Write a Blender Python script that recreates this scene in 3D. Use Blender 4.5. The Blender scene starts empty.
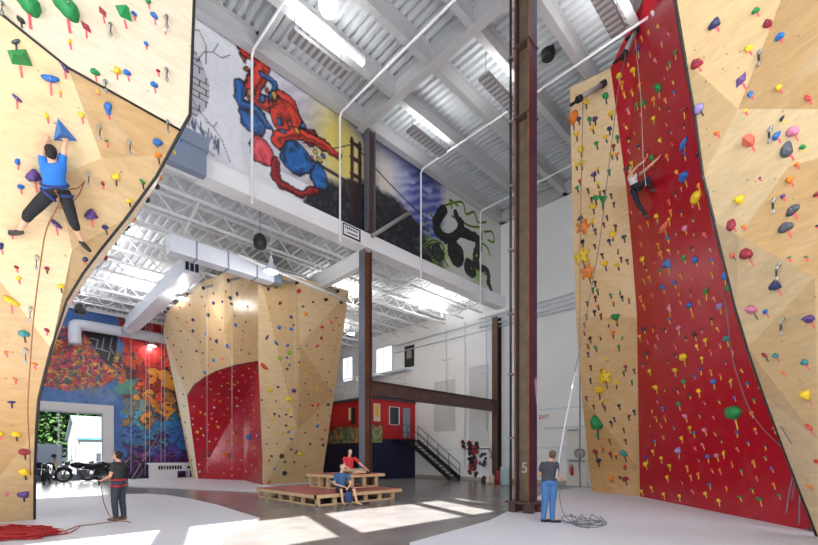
import bpy, bmesh, math, random
import numpy as np
from mathutils import Vector, Matrix
from mathutils.bvhtree import BVHTree
random.seed(7)
SC = bpy.context.scene
COL = SC.collection
PI = math.pi
# ------------------------------------------------------------------ camera
F, CX, HY, CH = 422.0, 409.0, 455.0, 1.65      # focal length in px, centre column, horizon row, eye height
A = math.radians(45.6)
FW = Vector((math.cos(A), math.sin(A), 0)); RT = Vector((math.sin(A), -math.cos(A), 0))
CAM = Vector((0, 0, CH))
cd = bpy.data.cameras.new('camera'); cam = bpy.data.objects.new('camera', cd); COL.objects.link(cam)
cam.location = CAM; cam.rotation_euler = (PI / 2, 0, A - PI / 2)
cd.sensor_width = 36; cd.lens = F / 818 * 36; cd.shift_y = (HY - 272.5) / 818; cd.clip_end = 300
SC.camera = cam
# ------------------------------------------------------------------ light
SC.view_settings.view_transform = 'Standard'; SC.view_settings.look = 'None'
SC.view_settings.gamma = 1; SC.view_settings.use_curve_mapping = False
SC.view_settings.exposure = 0.42
w = bpy.data.worlds.new('sky'); SC.world = w; w.use_nodes = True
nt = w.node_tree; bg = nt.nodes['Background']
sky = nt.nodes.new('ShaderNodeTexSky'); sky.sky_type = 'HOSEK_WILKIE'; sky.turbidity = 3; sky.ground_albedo = .4
sky.sun_direction = Vector((-.25, -.72, .64)).normalized()
nt.links.new(sky.outputs[0], bg.inputs[0]); bg.inputs[1].default_value = 1.0
def light(name, kind, loc, energy, color=(1, 1, 1), **kw):
    l = bpy.data.lights.new(name, kind); l.energy = energy; l.color = color
    o = bpy.data.objects.new(name, l); COL.objects.link(o); o.location = loc
    for k, v in kw.items():
        if k not in ('dir',): setattr(l, k, v)
    if 'dir' in kw: o.rotation_euler = Vector(kw['dir']).to_track_quat('-Z', 'Y').to_euler()
    return o
SUN = Vector((0.30, 0.86, -0.78)).normalized()
light('sun', 'SUN', (0, -20, 30), 19.0, (1, .96, .9), angle=.008, dir=SUN)
# added fill lamps behind the camera, standing in for daylight from south and west
light('window_daylight_south', 'AREA', (8, -2.6, 7.5), 900, (.97, .99, 1), shape='RECTANGLE', size=14, size_y=6, dir=(.1, 1, .05))
light('window_daylight_west', 'AREA', (-7.4, 1.5, 6.5), 1050, (.97, .99, 1), shape='RECTANGLE', size=8, size_y=9, dir=(1, .15, .05))
light('garage_daylight', 'AREA', (3.2, 34.2, 2.4), 240, (.95, .98, 1), shape='RECTANGLE', size=4.4, size_y=4, dir=(.1, -1, -.1))

# ------------------------------------------------------------------ helpers
def ray(px, py): return FW * F + RT * (px - CX) + Vector((0, 0, HY - py))
def D(px, py, d): return CAM + ray(px, py) * (d / F)
def onZ(px, py, z=0.0):
    r = ray(px, py); return CAM + r * ((z - CH) / r.z)
def onX(px, py, x): r = ray(px, py); return CAM + r * (x / r.x)
def onY(px, py, y): r = ray(px, py); return CAM + r * (y / r.y)
def V(*a): return Vector(a[0] if len(a) == 1 else a)

def mat(name, col, rough=.6, metal=0, noise=0, nscale=5, bump=0, bscale=30, spec=.5, emit=0, alpha=1, trans=0, coat=0):
    m = bpy.data.materials.new(name); m.use_nodes = True
    n = m.node_tree; b = n.nodes['Principled BSDF']
    c = tuple(col) + (1,) if len(col) == 3 else col
    b.inputs['Base Color'].default_value = c
    b.inputs['Roughness'].default_value = rough; b.inputs['Metallic'].default_value = metal
    b.inputs['Specular IOR Level'].default_value = spec
    if coat: b.inputs['Coat Weight'].default_value = coat; b.inputs['Coat Roughness'].default_value = .15
    if trans: b.inputs['Transmission Weight'].default_value = trans
    if alpha < 1: b.inputs['Alpha'].default_value = alpha
    if emit:
        b.inputs['Emission Color'].default_value = c; b.inputs['Emission Strength'].default_value = emit
    if noise or bump:
        tc = n.nodes.new('ShaderNodeTexCoord')
    if noise:
        t = n.nodes.new('ShaderNodeTexNoise'); t.inputs['Scale'].default_value = nscale; t.inputs['Detail'].default_value = 6
        n.links.new(tc.outputs['Object'], t.inputs['Vector'])
        r = n.nodes.new('ShaderNodeMapRange'); r.inputs[1].default_value = .3; r.inputs[2].default_value = .7
        r.inputs[3].default_value = 1 - noise; r.inputs[4].default_value = 1 + noise
        n.links.new(t.outputs['Fac'], r.inputs[0])
        h = n.nodes.new('ShaderNodeHueSaturation'); h.inputs['Color'].default_value = c
        n.links.new(r.outputs[0], h.inputs['Value']); n.links.new(h.outputs[0], b.inputs['Base Color'])
    if bump:
        t2 = n.nodes.new('ShaderNodeTexNoise'); t2.inputs['Scale'].default_value = bscale; t2.inputs['Detail'].default_value = 4
        n.links.new(tc.outputs['Object'], t2.inputs['Vector'])
        bm_ = n.nodes.new('ShaderNodeBump'); bm_.inputs['Strength'].default_value = bump; bm_.inputs['Distance'].default_value = .02
        n.links.new(t2.outputs['Fac'], bm_.inputs['Height']); n.links.new(bm_.outputs[0], b.inputs['Normal'])
    return m

def plywood(name, col, rough=.32, dots=.75, grain=.10, dotscale=4.2, chalk=.12):
    """varnished birch ply with grain, faint chalk marks and rows of t-nut holes"""
    m = bpy.data.materials.new(name); m.use_nodes = True
    n = m.node_tree; b = n.nodes['Principled BSDF']; N = n.nodes.new; L = n.links.new
    b.inputs['Roughness'].default_value = rough; b.inputs['Specular IOR Level'].default_value = .45
    tc = N('ShaderNodeTexCoord')
    mp = N('ShaderNodeMapping'); mp.inputs['Scale'].default_value = (1.2, 1.2, 5); mp.inputs['Rotation'].default_value = (.5, .6, .4)
    L(tc.outputs['Object'], mp.inputs['Vector'])
    t = N('ShaderNodeTexNoise'); t.inputs['Scale'].default_value = 2.2; t.inputs['Detail'].default_value = 8; t.inputs['Distortion'].default_value = .8
    L(mp.outputs[0], t.inputs['Vector'])
    r = N('ShaderNodeMapRange'); r.inputs[1].default_value = .3; r.inputs[2].default_value = .7; r.inputs[3].default_value = 1 - grain; r.inputs[4].default_value = 1 + grain
    L(t.outputs['Fac'], r.inputs[0])
    h = N('ShaderNodeHueSaturation'); h.inputs['Color'].default_value = (*col, 1); L(r.outputs[0], h.inputs['Value'])
    # chalk smears
    t3 = N('ShaderNodeTexNoise'); t3.inputs['Scale'].default_value = 1.6; t3.inputs['Detail'].default_value = 5; L(tc.outputs['Object'], t3.inputs['Vector'])
    r3 = N('ShaderNodeMapRange'); r3.inputs[1].default_value = .55; r3.inputs[2].default_value = .75; r3.inputs[4].default_value = chalk
    L(t3.outputs['Fac'], r3.inputs[0])
    mx = N('ShaderNodeMixRGB'); mx.inputs[2].default_value = (.85, .8, .72, 1); L(r3.outputs[0], mx.inputs[0]); L(h.outputs[0], mx.inputs[1])
    # holes
    v = N('ShaderNodeTexVoronoi'); v.inputs['Scale'].default_value = dotscale; v.inputs['Randomness'].default_value = .6
    L(tc.outputs['Object'], v.inputs['Vector'])
    c = N('ShaderNodeMath'); c.operation = 'LESS_THAN'; c.inputs[1].default_value = .07; L(v.outputs['Distance'], c.inputs[0])
    k = N('ShaderNodeMath'); k.operation = 'MULTIPLY'; k.inputs[1].default_value = dots; L(c.outputs[0], k.inputs[0])
    m2 = N('ShaderNodeMixRGB'); m2.inputs[2].default_value = (col[0] * .35, col[1] * .3, col[2] * .28, 1)
    L(k.outputs[0], m2.inputs[0]); L(mx.outputs[0], m2.inputs[1]); L(m2.outputs[0], b.inputs['Base Color'])
    return m

def paintmat(name, rough=.5):
    m = bpy.data.materials.new(name); m.use_nodes = True
    n = m.node_tree; b = n.nodes['Principled BSDF']; b.inputs['Roughness'].default_value = rough
    a = n.nodes.new('ShaderNodeVertexColor'); a.layer_name = 'paint'
    tc = n.nodes.new('ShaderNodeTexCoord'); t = n.nodes.new('ShaderNodeTexNoise'); t.inputs['Scale'].default_value = 6; t.inputs['Detail'].default_value = 6
    n.links.new(tc.outputs['Object'], t.inputs['Vector'])
    r = n.nodes.new('ShaderNodeMapRange'); r.inputs[3].default_value = .85; r.inputs[4].default_value = 1.15; n.links.new(t.outputs['Fac'], r.inputs[0])
    h = n.nodes.new('ShaderNodeHueSaturation'); n.links.new(a.outputs[0], h.inputs['Color']); n.links.new(r.outputs[0], h.inputs['Value'])
    n.links.new(h.outputs[0], b.inputs['Base Color'])
    return m

def s2l(*c):
    c = c[0] if len(c) == 1 else c
    return tuple(((x / 255) / 12.92 if x / 255 <= .04045 else ((x / 255 + .055) / 1.055) ** 2.4) for x in c)

ORG = {}
class MB:
    def __init__(s): s.v = []; s.f = []; s.m = []; s.sm = []
    def add(s, vs, fs, mi=0, sm=False):
        o = len(s.v); s.v += [Vector(v) for v in vs]
        for f in fs: s.f.append([i + o for i in f]); s.m.append(mi); s.sm.append(sm)
        return s
    def box(s, lo, hi, mi=0):
        x0, y0, z0 = lo; x1, y1, z1 = hi
        return s.add([(x0, y0, z0), (x1, y0, z0), (x1, y1, z0), (x0, y1, z0), (x0, y0, z1), (x1, y0, z1), (x1, y1, z1), (x0, y1, z1)],
                     [(0, 3, 2, 1), (4, 5, 6, 7), (0, 1, 5, 4), (1, 2, 6, 5), (2, 3, 7, 6), (3, 0, 4, 7)], mi)
    def cbox(s, c, size, mi=0, rot=None):
        """box by centre and size with optional 3x3 rotation"""
        c = Vector(c); h = Vector(size) / 2; R = rot or Matrix.Identity(3)
        vs = [c + R @ Vector((sx * h.x, sy * h.y, sz * h.z)) for sz in (-1, 1) for sx, sy in ((-1, -1), (1, -1), (1, 1), (-1, 1))]
        return s.add(vs, [(0, 3, 2, 1), (4, 5, 6, 7), (0, 1, 5, 4), (1, 2, 6, 5), (2, 3, 7, 6), (3, 0, 4, 7)], mi)
    def bar(s, a, b, w_, h_, mi=0, up=(0, 0, 1)):
        a = Vector(a); b = Vector(b); z = (b - a); l = z.length; z.normalize(); u = Vector(up)
        x = z.cross(u)
        if x.length < 1e-4: x = z.cross(Vector((1, 0, 0)))
        x.normalize(); y = z.cross(x).normalized()
        R = Matrix((x, y, z)).transposed()
        return s.cbox((a + b) / 2, (w_, h_, l), mi, R)
    def tube(s, pts, r, n=8, mi=0, cap=True, sm=True):
        pts = [Vector(p) for p in pts]; rs = r if isinstance(r, (list, tuple)) else [r] * len(pts)
        rings = []; prev = None; o = len(s.v)
        for i, p in enumerate(pts):
            t = (pts[min(i + 1, len(pts) - 1)] - pts[max(i - 1, 0)])
            if t.length < 1e-9: t = Vector((0, 0, 1))
            t.normalize()
            if prev is None:
                x = t.cross(Vector((0, 0, 1)))
                if x.length < 1e-3: x = t.cross(Vector((1, 0, 0)))
            else: x = prev - t * prev.dot(t)
            x.normalize(); prev = x; y = t.cross(x)
            s.v += [p + (x * math.cos(2 * PI * k / n) + y * math.sin(2 * PI * k / n)) * rs[i] for k in range(n)]
        for i in range(len(pts) - 1):
            for k in range(n):
                a = o + i * n + k; b = o + i * n + (k + 1) % n
                s.f.append([a, b, b + n, a + n]); s.m.append(mi); s.sm.append(sm)
        if cap:
            s.f.append([o + k for k in range(n)][::-1]); s.m.append(mi); s.sm.append(False)
            q = o + (len(pts) - 1) * n
            s.f.append([q + k for k in range(n)]); s.m.append(mi); s.sm.append(False)
        return s
    def lathe(s, c, prof, n=20, mi=0, axis=(0, 0, 1), sm=True):
        c = Vector(c); ax = Vector(axis).normalized()
        return s.tube([c + ax * z for r, z in prof], [max(r, 1e-4) for r, z in prof], n, mi, True, sm) if all(prof[i][1] < prof[i + 1][1] for i in range(len(prof) - 1)) else s._lathe(c, prof, n, mi, ax, sm)
    def _lathe(s, c, prof, n, mi, ax, sm):
        x = ax.orthogonal().normalized(); y = ax.cross(x); o = len(s.v)
        for r, z in prof:
            s.v += [c + ax * z + (x * math.cos(2 * PI * k / n) + y * math.sin(2 * PI * k / n)) * max(r, 1e-4) for k in range(n)]
        for i in range(len(prof) - 1):
            for k in range(n):
                a = o + i * n + k; b = o + i * n + (k + 1) % n
                s.f.append([a, b, b + n, a + n]); s.m.append(mi); s.sm.append(sm)
        return s
    def ell(s, c, r, n=12, m_=8, mi=0, rot=None):
        c = Vector(c); R = rot or Matrix.Identity(3); r = (r,) * 3 if isinstance(r, (int, float)) else r
        o = len(s.v)
        for j in range(m_ + 1):
            th = PI * j / m_
            for k in range(n):
                ph = 2 * PI * k / n
                s.v.append(c + R @ Vector((r[0] * math.sin(th) * math.cos(ph), r[1] * math.sin(th) * math.sin(ph), r[2] * math.cos(th))))
        for j in range(m_):
            for k in range(n):
                a = o + j * n + k; b = o + j * n + (k + 1) % n
                s.f.append([a, a + n, b + n, b]); s.m.append(mi); s.sm.append(True)
        return s
    def loft(s, secs, n=16, mi=0):
        """secs: (centre, side axis, rx, front axis, ry); smooth closed body"""
        o = len(s.v)
        for c, sx, rx, sy, ry in secs:
            s.v += [Vector(c) + Vector(sx) * rx * math.cos(2 * PI * k / n) + Vector(sy) * ry * math.sin(2 * PI * k / n) for k in range(n)]
        for i in range(len(secs) - 1):
            for k in range(n):
                a = o + i * n + k; b = o + i * n + (k + 1) % n
                s.f.append([a, b, b + n, a + n]); s.m.append(mi); s.sm.append(True)
        s.f.append([o + k for k in range(n)][::-1]); s.m.append(mi); s.sm.append(False)
        q = o + (len(secs) - 1) * n; s.f.append([q + k for k in range(n)]); s.m.append(mi); s.sm.append(False)
        return s
    def mesh(s, name, mats, org=Vector((0, 0, 0))):
        me = bpy.data.meshes.new(name); me.from_pydata([v - org for v in s.v], [], s.f)
        for m_ in (mats if isinstance(mats, (list, tuple)) else [mats]): me.materials.append(m_)
        me.polygons.foreach_set('material_index', s.m); me.polygons.foreach_set('use_smooth', s.sm)
        me.update(); return me
    def build(s, name, mats, parent=None, origin=None, clean=True):
        if parent is not None: org = ORG[parent.name]
        elif origin is not None: org = Vector(origin)
        else:
            xs = [v.x for v in s.v]; ys = [v.y for v in s.v]; zs = [v.z for v in s.v]
            org = Vector(((min(xs) + max(xs)) / 2, (min(ys) + max(ys)) / 2, min(zs)))
        me = s.mesh(name, mats, org)
        if clean:
            bm_ = bmesh.new(); bm_.from_mesh(me); bmesh.ops.recalc_face_normals(bm_, faces=bm_.faces); bm_.to_mesh(me); bm_.free()
        o = bpy.data.objects.new(name, me); COL.objects.link(o)
        if parent is not None: o.parent = parent
        else: o.location = org
        ORG[o.name] = org
        return o
def tag(o, label, cat, group=None, kind=None):
    o['label'] = label; o['category'] = cat
    if group: o['group'] = group
    if kind: o['kind'] = kind
    return o
def thing(name, label, cat, loc, group=None):
    o = bpy.data.objects.new(name, None); COL.objects.link(o); o.location = loc; o.empty_display_size = .1
    ORG[o.name] = Vector(loc); return tag(o, label, cat, group)
def struct(o, label=None, cat=None):
    o['kind'] = 'structure'
    if label: o['label'] = label; o['category'] = cat
    return o
def copytree(o, parent=None, loc=None):
    c = o.copy(); COL.objects.link(c)
    if parent is not None: c.parent = parent
    if loc is not None: c.location = loc
    for ch in o.children: copytree(ch, c)
    ORG[c.name] = ORG.get(o.name, Vector()); return c
def bez(p0, p1, p2, n=12):
    p0, p1, p2 = map(Vector, (p0, p1, p2))
    return [p0 * (1 - t) ** 2 + p1 * 2 * t * (1 - t) + p2 * t * t for t in [i / n for i in range(n + 1)]]
def spline(pts, k=6):
    pts = [Vector(p) for p in pts]; out = []
    for i in range(len(pts) - 1):
        a = pts[max(i - 1, 0)]; b = pts[i]; c = pts[i + 1]; d = pts[min(i + 2, len(pts) - 1)]
        for j in range(k):
            t = j / k
            out.append(.5 * ((2 * b) + (c - a) * t + (2 * a - 5 * b + 4 * c - d) * t * t + (3 * b - a - 3 * c + d) * t ** 3))
    return out + [pts[-1]]

# ------------------------------------------------------------------ materials
M = {}
M['white'] = mat('white_paint', s2l(236, 238, 242), .55, noise=.03, nscale=.8)
M['wallpaint'] = mat('white_wall_paint', s2l(238, 239, 240), .6, noise=.03, nscale=.6)
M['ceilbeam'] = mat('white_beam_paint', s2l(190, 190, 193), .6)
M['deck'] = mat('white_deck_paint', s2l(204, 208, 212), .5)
M['joist'] = mat('white_joist_paint', s2l(232, 234, 237), .5)
M['concrete'] = mat('polished_concrete', s2l(134, 132, 131), .22, noise=.16, nscale=1.4, bump=.05, spec=.5)
M['mat'] = mat('pale_floor_mat', s2l(214, 216, 226), .6, noise=.02, nscale=1)
M['steel'] = mat('dark_brown_steel', s2l(92, 70, 64), .5, .3, noise=.22, nscale=2)
M['steelred'] = mat('rust_brown_steel', s2l(128, 78, 52), .5, .3, noise=.25, nscale=3)
M['steelgrey'] = mat('blue_grey_steel', s2l(104, 108, 120), .5, .2, noise=.08, nscale=2)
M['steelnavy'] = mat('navy_primer_steel', s2l(58, 52, 74), .4, .3, noise=.12, nscale=3)
M['steelplum'] = mat('plum_primer_steel', s2l(74, 52, 68), .4, .3, noise=.12, nscale=3)
M['steelolive'] = mat('olive_brown_steel', s2l(122, 104, 84), .5, .3, noise=.2, nscale=3)
M['black'] = mat('black_metal', s2l(28, 28, 30), .5)
M['blackplastic'] = mat('black_plastic', s2l(34, 34, 38), .35)
M['edge'] = mat('black_edge_trim', s2l(40, 36, 36), .5)
M['duct'] = mat('white_duct_paint', s2l(216, 222, 234), .4)
M['ductgrey'] = mat('blue_grey_duct_paint', s2l(128, 140, 164), .4)
M['heater'] = mat('grey_fixture_metal', s2l(150, 148, 150), .5, .2)
M['navy'] = mat('navy_wall_paint', s2l(20, 22, 56), .45, noise=.1)
M['redwall'] = mat('red_room_paint', s2l(190, 26, 34), .45, noise=.04)
M['glass'] = mat('window_glass', (.9, .95, 1), .02, trans=1, spec=.5)
M['glassdark'] = mat('dark_window_glass', s2l(60, 66, 76), .08)
M['lit'] = mat('daylit_window_pane', (.86, .93, 1), .3, emit=.9)
M['lamp'] = mat('lamp_glow', (1, .95, .86), .3, emit=14)
M['strip'] = mat('strip_light_glow', (1, 1, 1), .3, emit=1.5)
M['ply_cream'] = plywood('cream_plywood', s2l(232, 216, 190), dots=.5)
M['ply_a'] = plywood('pale_plywood', s2l(220, 193, 150))
M['ply_b'] = plywood('honey_plywood', s2l(210, 178, 132))
M['ply_c'] = plywood('tan_plywood', s2l(197, 161, 112))
M['ply_d'] = plywood('amber_plywood', s2l(194, 152, 98))
M['red'] = plywood('red_painted_plywood', s2l(178, 18, 36), rough=.24, dots=.5, grain=.05, dotscale=5, chalk=.03)
M['woodframe'] = mat('pine_timber', s2l(214, 182, 140), .6, noise=.1, nscale=6)
M['redcarpet'] = mat('red_brown_carpet', s2l(164, 92, 82), .9, noise=.1, nscale=10, bump=.3, bscale=60)
M['skin'] = mat('skin', s2l(205, 150, 118), .55)
M['skinl'] = mat('fair_skin', s2l(222, 176, 148), .55)
M['hair'] = mat('dark_hair', s2l(30, 24, 22), .7, bump=.5, bscale=120)
M['hairgrey'] = mat('grey_hair', s2l(120, 112, 104), .7, bump=.5, bscale=120)
M['hairbrown'] = mat('brown_hair', s2l(88, 58, 42), .7, bump=.5, bscale=120)
M['white_cloth'] = mat('white_cloth', s2l(225, 225, 228), .8)
M['rope'] = mat('grey_rope', s2l(120, 122, 130), .8)
M['ropered'] = mat('red_rope', s2l(176, 40, 44), .8, noise=.3, nscale=30)
M['ropeorange'] = mat('orange_brown_rope', s2l(150, 96, 62), .8)
M['ropewhite'] = mat('pale_rope', s2l(205, 206, 212), .7)
M['chrome'] = mat('bare_metal', s2l(180, 180, 180), .3, .9)
M['barrel'] = mat('pale_blue_plastic', s2l(166, 186, 190), .4)

# ------------------------------------------------------------------ floor and mats
XB, YM, YG = 22.2, 14.6, 34.6          # back wall, mural wall line, garage wall
struct(MB().box((-8, -3.2, -.2), (XB + .2, YG, 0)).build('floor', M['concrete']))
def poly(pts, z0, z1, name, m_, **k):
    b = MB(); n = len(pts); b.add([(x, y, z0) for x, y in pts] + [(x, y, z1) for x, y in pts],
        [list(range(n))[::-1], [n + i for i in range(n)]] + [[i, (i + 1) % n, n + (i + 1) % n, n + i] for i in range(n)])
    return b.build(name, m_)
tag(poly([(-7.5, 1.5), (1.6, 4.0), (2.6, 7.0), (3.3, 8.8), (4.8, 10.3), (5.1, 14), (5.1, 16.7), (4.9, 19.0), (4.5, 20.1), (3.6, 20.6), (-2.5, 20.6), (-2.5, 14.3), (-7.5, 14.3)], 0, .05, 'floor_mat', M['mat']),
    'white padded floor mat with a rounded corner under the left plywood climbing wall', 'floor mat', 'padded floor mats')
tag(poly([(4.9, 25.7), (6.2, 22.9), (8.3, 18.2), (10.2, 18.2), (10.2, 21.4), (15, 21.4), (15, 33.2), (6.3, 33.2)], 0, .05, 'floor_mat', M['mat']),
    'white padded floor mat around the foot of the plywood block with the red alcove', 'floor mat', 'padded floor mats')
tag(poly([(2.6, 2.0), (5.4, 5.5), (8.6, 6.0), (12.2, 7.2), (15.7, 8.4), (19.0, 9.0), (21.0, 9.0), (19.6, 4.8), (11.9, -2.8), (3, -2.8)], 0, .05, 'floor_mat', M['mat']),
    'white padded floor mat under the tall red climbing wall', 'floor mat', 'padded floor mats')

# ------------------------------------------------------------------ high bay shell
ZD, ZB = 16.45, 15.75                  # deck, underside of the roof beams
def deck(x0, x1, y0, y1, z, pitch, dep, name):
    b = MB(); n = int((x1 - x0) / pitch)
    for i in range(n):
        x = x0 + i * pitch; p = pitch
        xs = [x, x + .42 * p, x + .55 * p, x + .87 * p, x + p]; zs = [z, z, z + dep, z + dep, z]
        for j in range(4):
            b.add([(xs[j], y0, zs[j]), (xs[j + 1], y0, zs[j + 1]), (xs[j + 1], y1, zs[j + 1]), (xs[j], y1, zs[j])], [(0, 1, 2, 3)])
    b.box((x0, y0, z + dep + .02), (x1, y1, z + dep + .2))
    return struct(b.build(name, M['deck'], clean=False))
deck(-8, XB + .2, -3.2, YM + .4, ZD, .3, .13, 'ceiling')
def ibeam(b, a, c, h=.6, w_=.22, t=.03, mi=0):
    a = Vector(a); c = Vector(c)          # a,c on the underside centre line
    u = Vector((0, 0, 1))
    b.bar(a + u * t / 2, c + u * t / 2, w_, t, mi); b.bar(a + u * (h - t / 2), c + u * (h - t / 2), w_, t, mi)
    b.bar(a + u * h / 2, c + u * h / 2, t, h - 2 * t, mi)
for y in (12.3, 10.4, 8.5, 6.6, 4.7, 2.8, .9, -1.0):
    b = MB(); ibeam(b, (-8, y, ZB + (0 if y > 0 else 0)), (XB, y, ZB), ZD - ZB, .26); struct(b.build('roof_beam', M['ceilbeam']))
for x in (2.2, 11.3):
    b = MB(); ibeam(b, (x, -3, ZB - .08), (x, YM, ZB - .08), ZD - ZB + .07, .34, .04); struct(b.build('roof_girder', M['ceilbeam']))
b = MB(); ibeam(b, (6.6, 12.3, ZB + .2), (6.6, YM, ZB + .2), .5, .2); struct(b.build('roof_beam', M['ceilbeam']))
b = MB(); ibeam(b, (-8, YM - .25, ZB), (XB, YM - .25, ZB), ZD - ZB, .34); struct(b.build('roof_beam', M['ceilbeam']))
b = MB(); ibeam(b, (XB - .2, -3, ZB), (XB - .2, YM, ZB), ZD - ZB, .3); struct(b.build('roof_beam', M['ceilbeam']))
# walls
struct(MB().box((XB, -3.2, 0), (XB + .25, YG + .3, ZD + .4)).build('wall_back', M['wallpaint']))
struct(MB().box((-8, -3.2, ZD), (-7.75, YM, ZD + .3)).build('wall_left', M['wallpaint']))
# south wall with the high clerestory the sun comes through
def wall_holes(name, lo, hi, holes, y0, y1, m_):
    """wall in the XZ plane from lo=(x,z) to hi with rectangular holes (x0,z0,x1,z1)"""
    xs = sorted({lo[0], hi[0], *[h[0] for h in holes], *[h[2] for h in holes]}); zs = sorted({lo[1], hi[1], *[h[1] for h in holes], *[h[3] for h in holes]})
    b = MB()
    for i in range(len(xs) - 1):
        for j in range(len(zs) - 1):
            cx = (xs[i] + xs[i + 1]) / 2; cz = (zs[j] + zs[j + 1]) / 2
            if any(h[0] < cx < h[2] and h[1] < cz < h[3] for h in holes): continue
            b.box((xs[i], y0, zs[j]), (xs[i + 1], y1, zs[j + 1]))
    return struct(b.build(name, m_))
def sunhit(x, y, yw): # wall point that projects to floor point
    t = (y - yw) / SUN.y; return x - SUN.x * t, -SUN.z * t
zt = sunhit(0, 10.35, -3)[1]; zb = sunhit(0, 7.1, -3)[1]; dx = sunhit(0, 8.7, -3)[0] - 0
def wx(x, y=7.1): return sunhit(x, y, -3)[0]
HOLES = [(wx(2.0), zb, wx(4.95), zt), (wx(5.5), zb, wx(8.95), zt), (wx(9.35), zb, wx(10.42), zt), (wx(11.1), zb, wx(11.5), zt), (wx(-3), zb, wx(1.4), zt)]
wall_holes('wall_front', (-8, 0), (XB, ZD), HOLES, -3.2, -3.0, M['wallpaint'])

# mural wall : painted vertex colours
def paint_wall(name, o, ux, uz, w_, h_, nx, nz, fn, m_, nrm_off=0):
    """o = lower-left corner, ux/uz unit axes; fn(U,W)->rgb srgb array (painted artwork)"""
    o = Vector(o); U = np.linspace(0, w_, nx); W = np.linspace(0, h_, nz); UU, WW = np.meshgrid(U, W)
    rgb = np.clip(fn(UU, WW), 0, 255) / 255.0
    lin = np.where(rgb <= .04045, rgb / 12.92, ((rgb + .055) / 1.055) ** 2.4)
    P = np.array(o)[None, None] * 0 + UU[..., None] * np.array(ux) + WW[..., None] * np.array(uz)
    me = bpy.data.meshes.new(name)
    idx = np.arange(nx * nz).reshape(nz, nx)
    f = np.stack([idx[:-1, :-1], idx[:-1, 1:], idx[1:, 1:], idx[1:, :-1]], -1).reshape(-1, 4)
    me.from_pydata(P.reshape(-1, 3).tolist(), [], f.tolist())
    at = me.color_attributes.new('paint', 'FLOAT_COLOR', 'POINT')
    at.data.foreach_set('color', np.concatenate([lin.reshape(-1, 3), np.ones((nx * nz, 1))], 1).astype(np.float32).ravel())
    me.materials.append(m_); ob = bpy.data.objects.new(name, me); COL.objects.link(ob); ob.location = o
    ORG[ob.name] = o; return ob
RNG = np.random.RandomState(3)
def vnoise(U, W, s, seed):
    r = np.random.RandomState(seed); g = r.rand(64, 64)
    x = U * s; y = W * s; i = np.floor(x).astype(int); j = np.floor(y).astype(int); fx = x - i; fy = y - j
    fx = fx * fx * (3 - 2 * fx); fy = fy * fy * (3 - 2 * fy)
    a = g[j % 64, i % 64]; b = g[j % 64, (i + 1) % 64]; c = g[(j + 1) % 64, i % 64]; d = g[(j + 1) % 64, (i + 1) % 64]
    return (a * (1 - fx) + b * fx) * (1 - fy) + (c * (1 - fx) + d * fx) * fy
def fbm(U, W, s, seed): return sum(vnoise(U, W, s * 2 ** k, seed + k) / 2 ** (k + 1) for k in range(4)) / .9375
def mixc(img, mask, c):
    m_ = np.clip(mask, 0, 1)[..., None]; return img * (1 - m_) + np.array(c, float) * m_
def segd(U, W, a, b):
    ax, ay = a; bx, by = b; t = ((U - ax) * (bx - ax) + (W - ay) * (by - ay)) / ((bx - ax) ** 2 + (by - ay) ** 2 + 1e-9)
    t = np.clip(t, 0, 1); return np.hypot(U - ax - t * (bx - ax), W - ay - t * (by - ay)), t
def stroke(img, U, W, pts, r, c, soft=.03, taper=0, outline=None):
    d = np.full(U.shape, 9.); n = len(pts) - 1
    for i in range(n):
        dd, t = segd(U, W, pts[i], pts[i + 1]); rr = r * (1 - taper * (i + t) / n); d = np.minimum(d, dd - rr)
    if outline is not None: img = mixc(img, (outline - d) / soft + .5, (14, 14, 22))
    return mixc(img, -d / soft + .5, c)
def polyfill(U, W, pts):
    ins = np.zeros(U.shape, bool); n = len(pts)
    for i in range(n):
        x0, y0 = pts[i]; x1, y1 = pts[(i + 1) % n]
        if y0 == y1: continue
        c = ((y0 > W) != (y1 > W)) & (U < (x1 - x0) * (W - y0) / (y1 - y0) + x0); ins ^= c
    return ins.astype(float)
MX0, MZ0, MH = -3.0, 11.25, 4.6
def mp(px, py):
    p = onY(px, py, YM - .02); return (p.x - MX0, p.z - MZ0)
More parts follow.
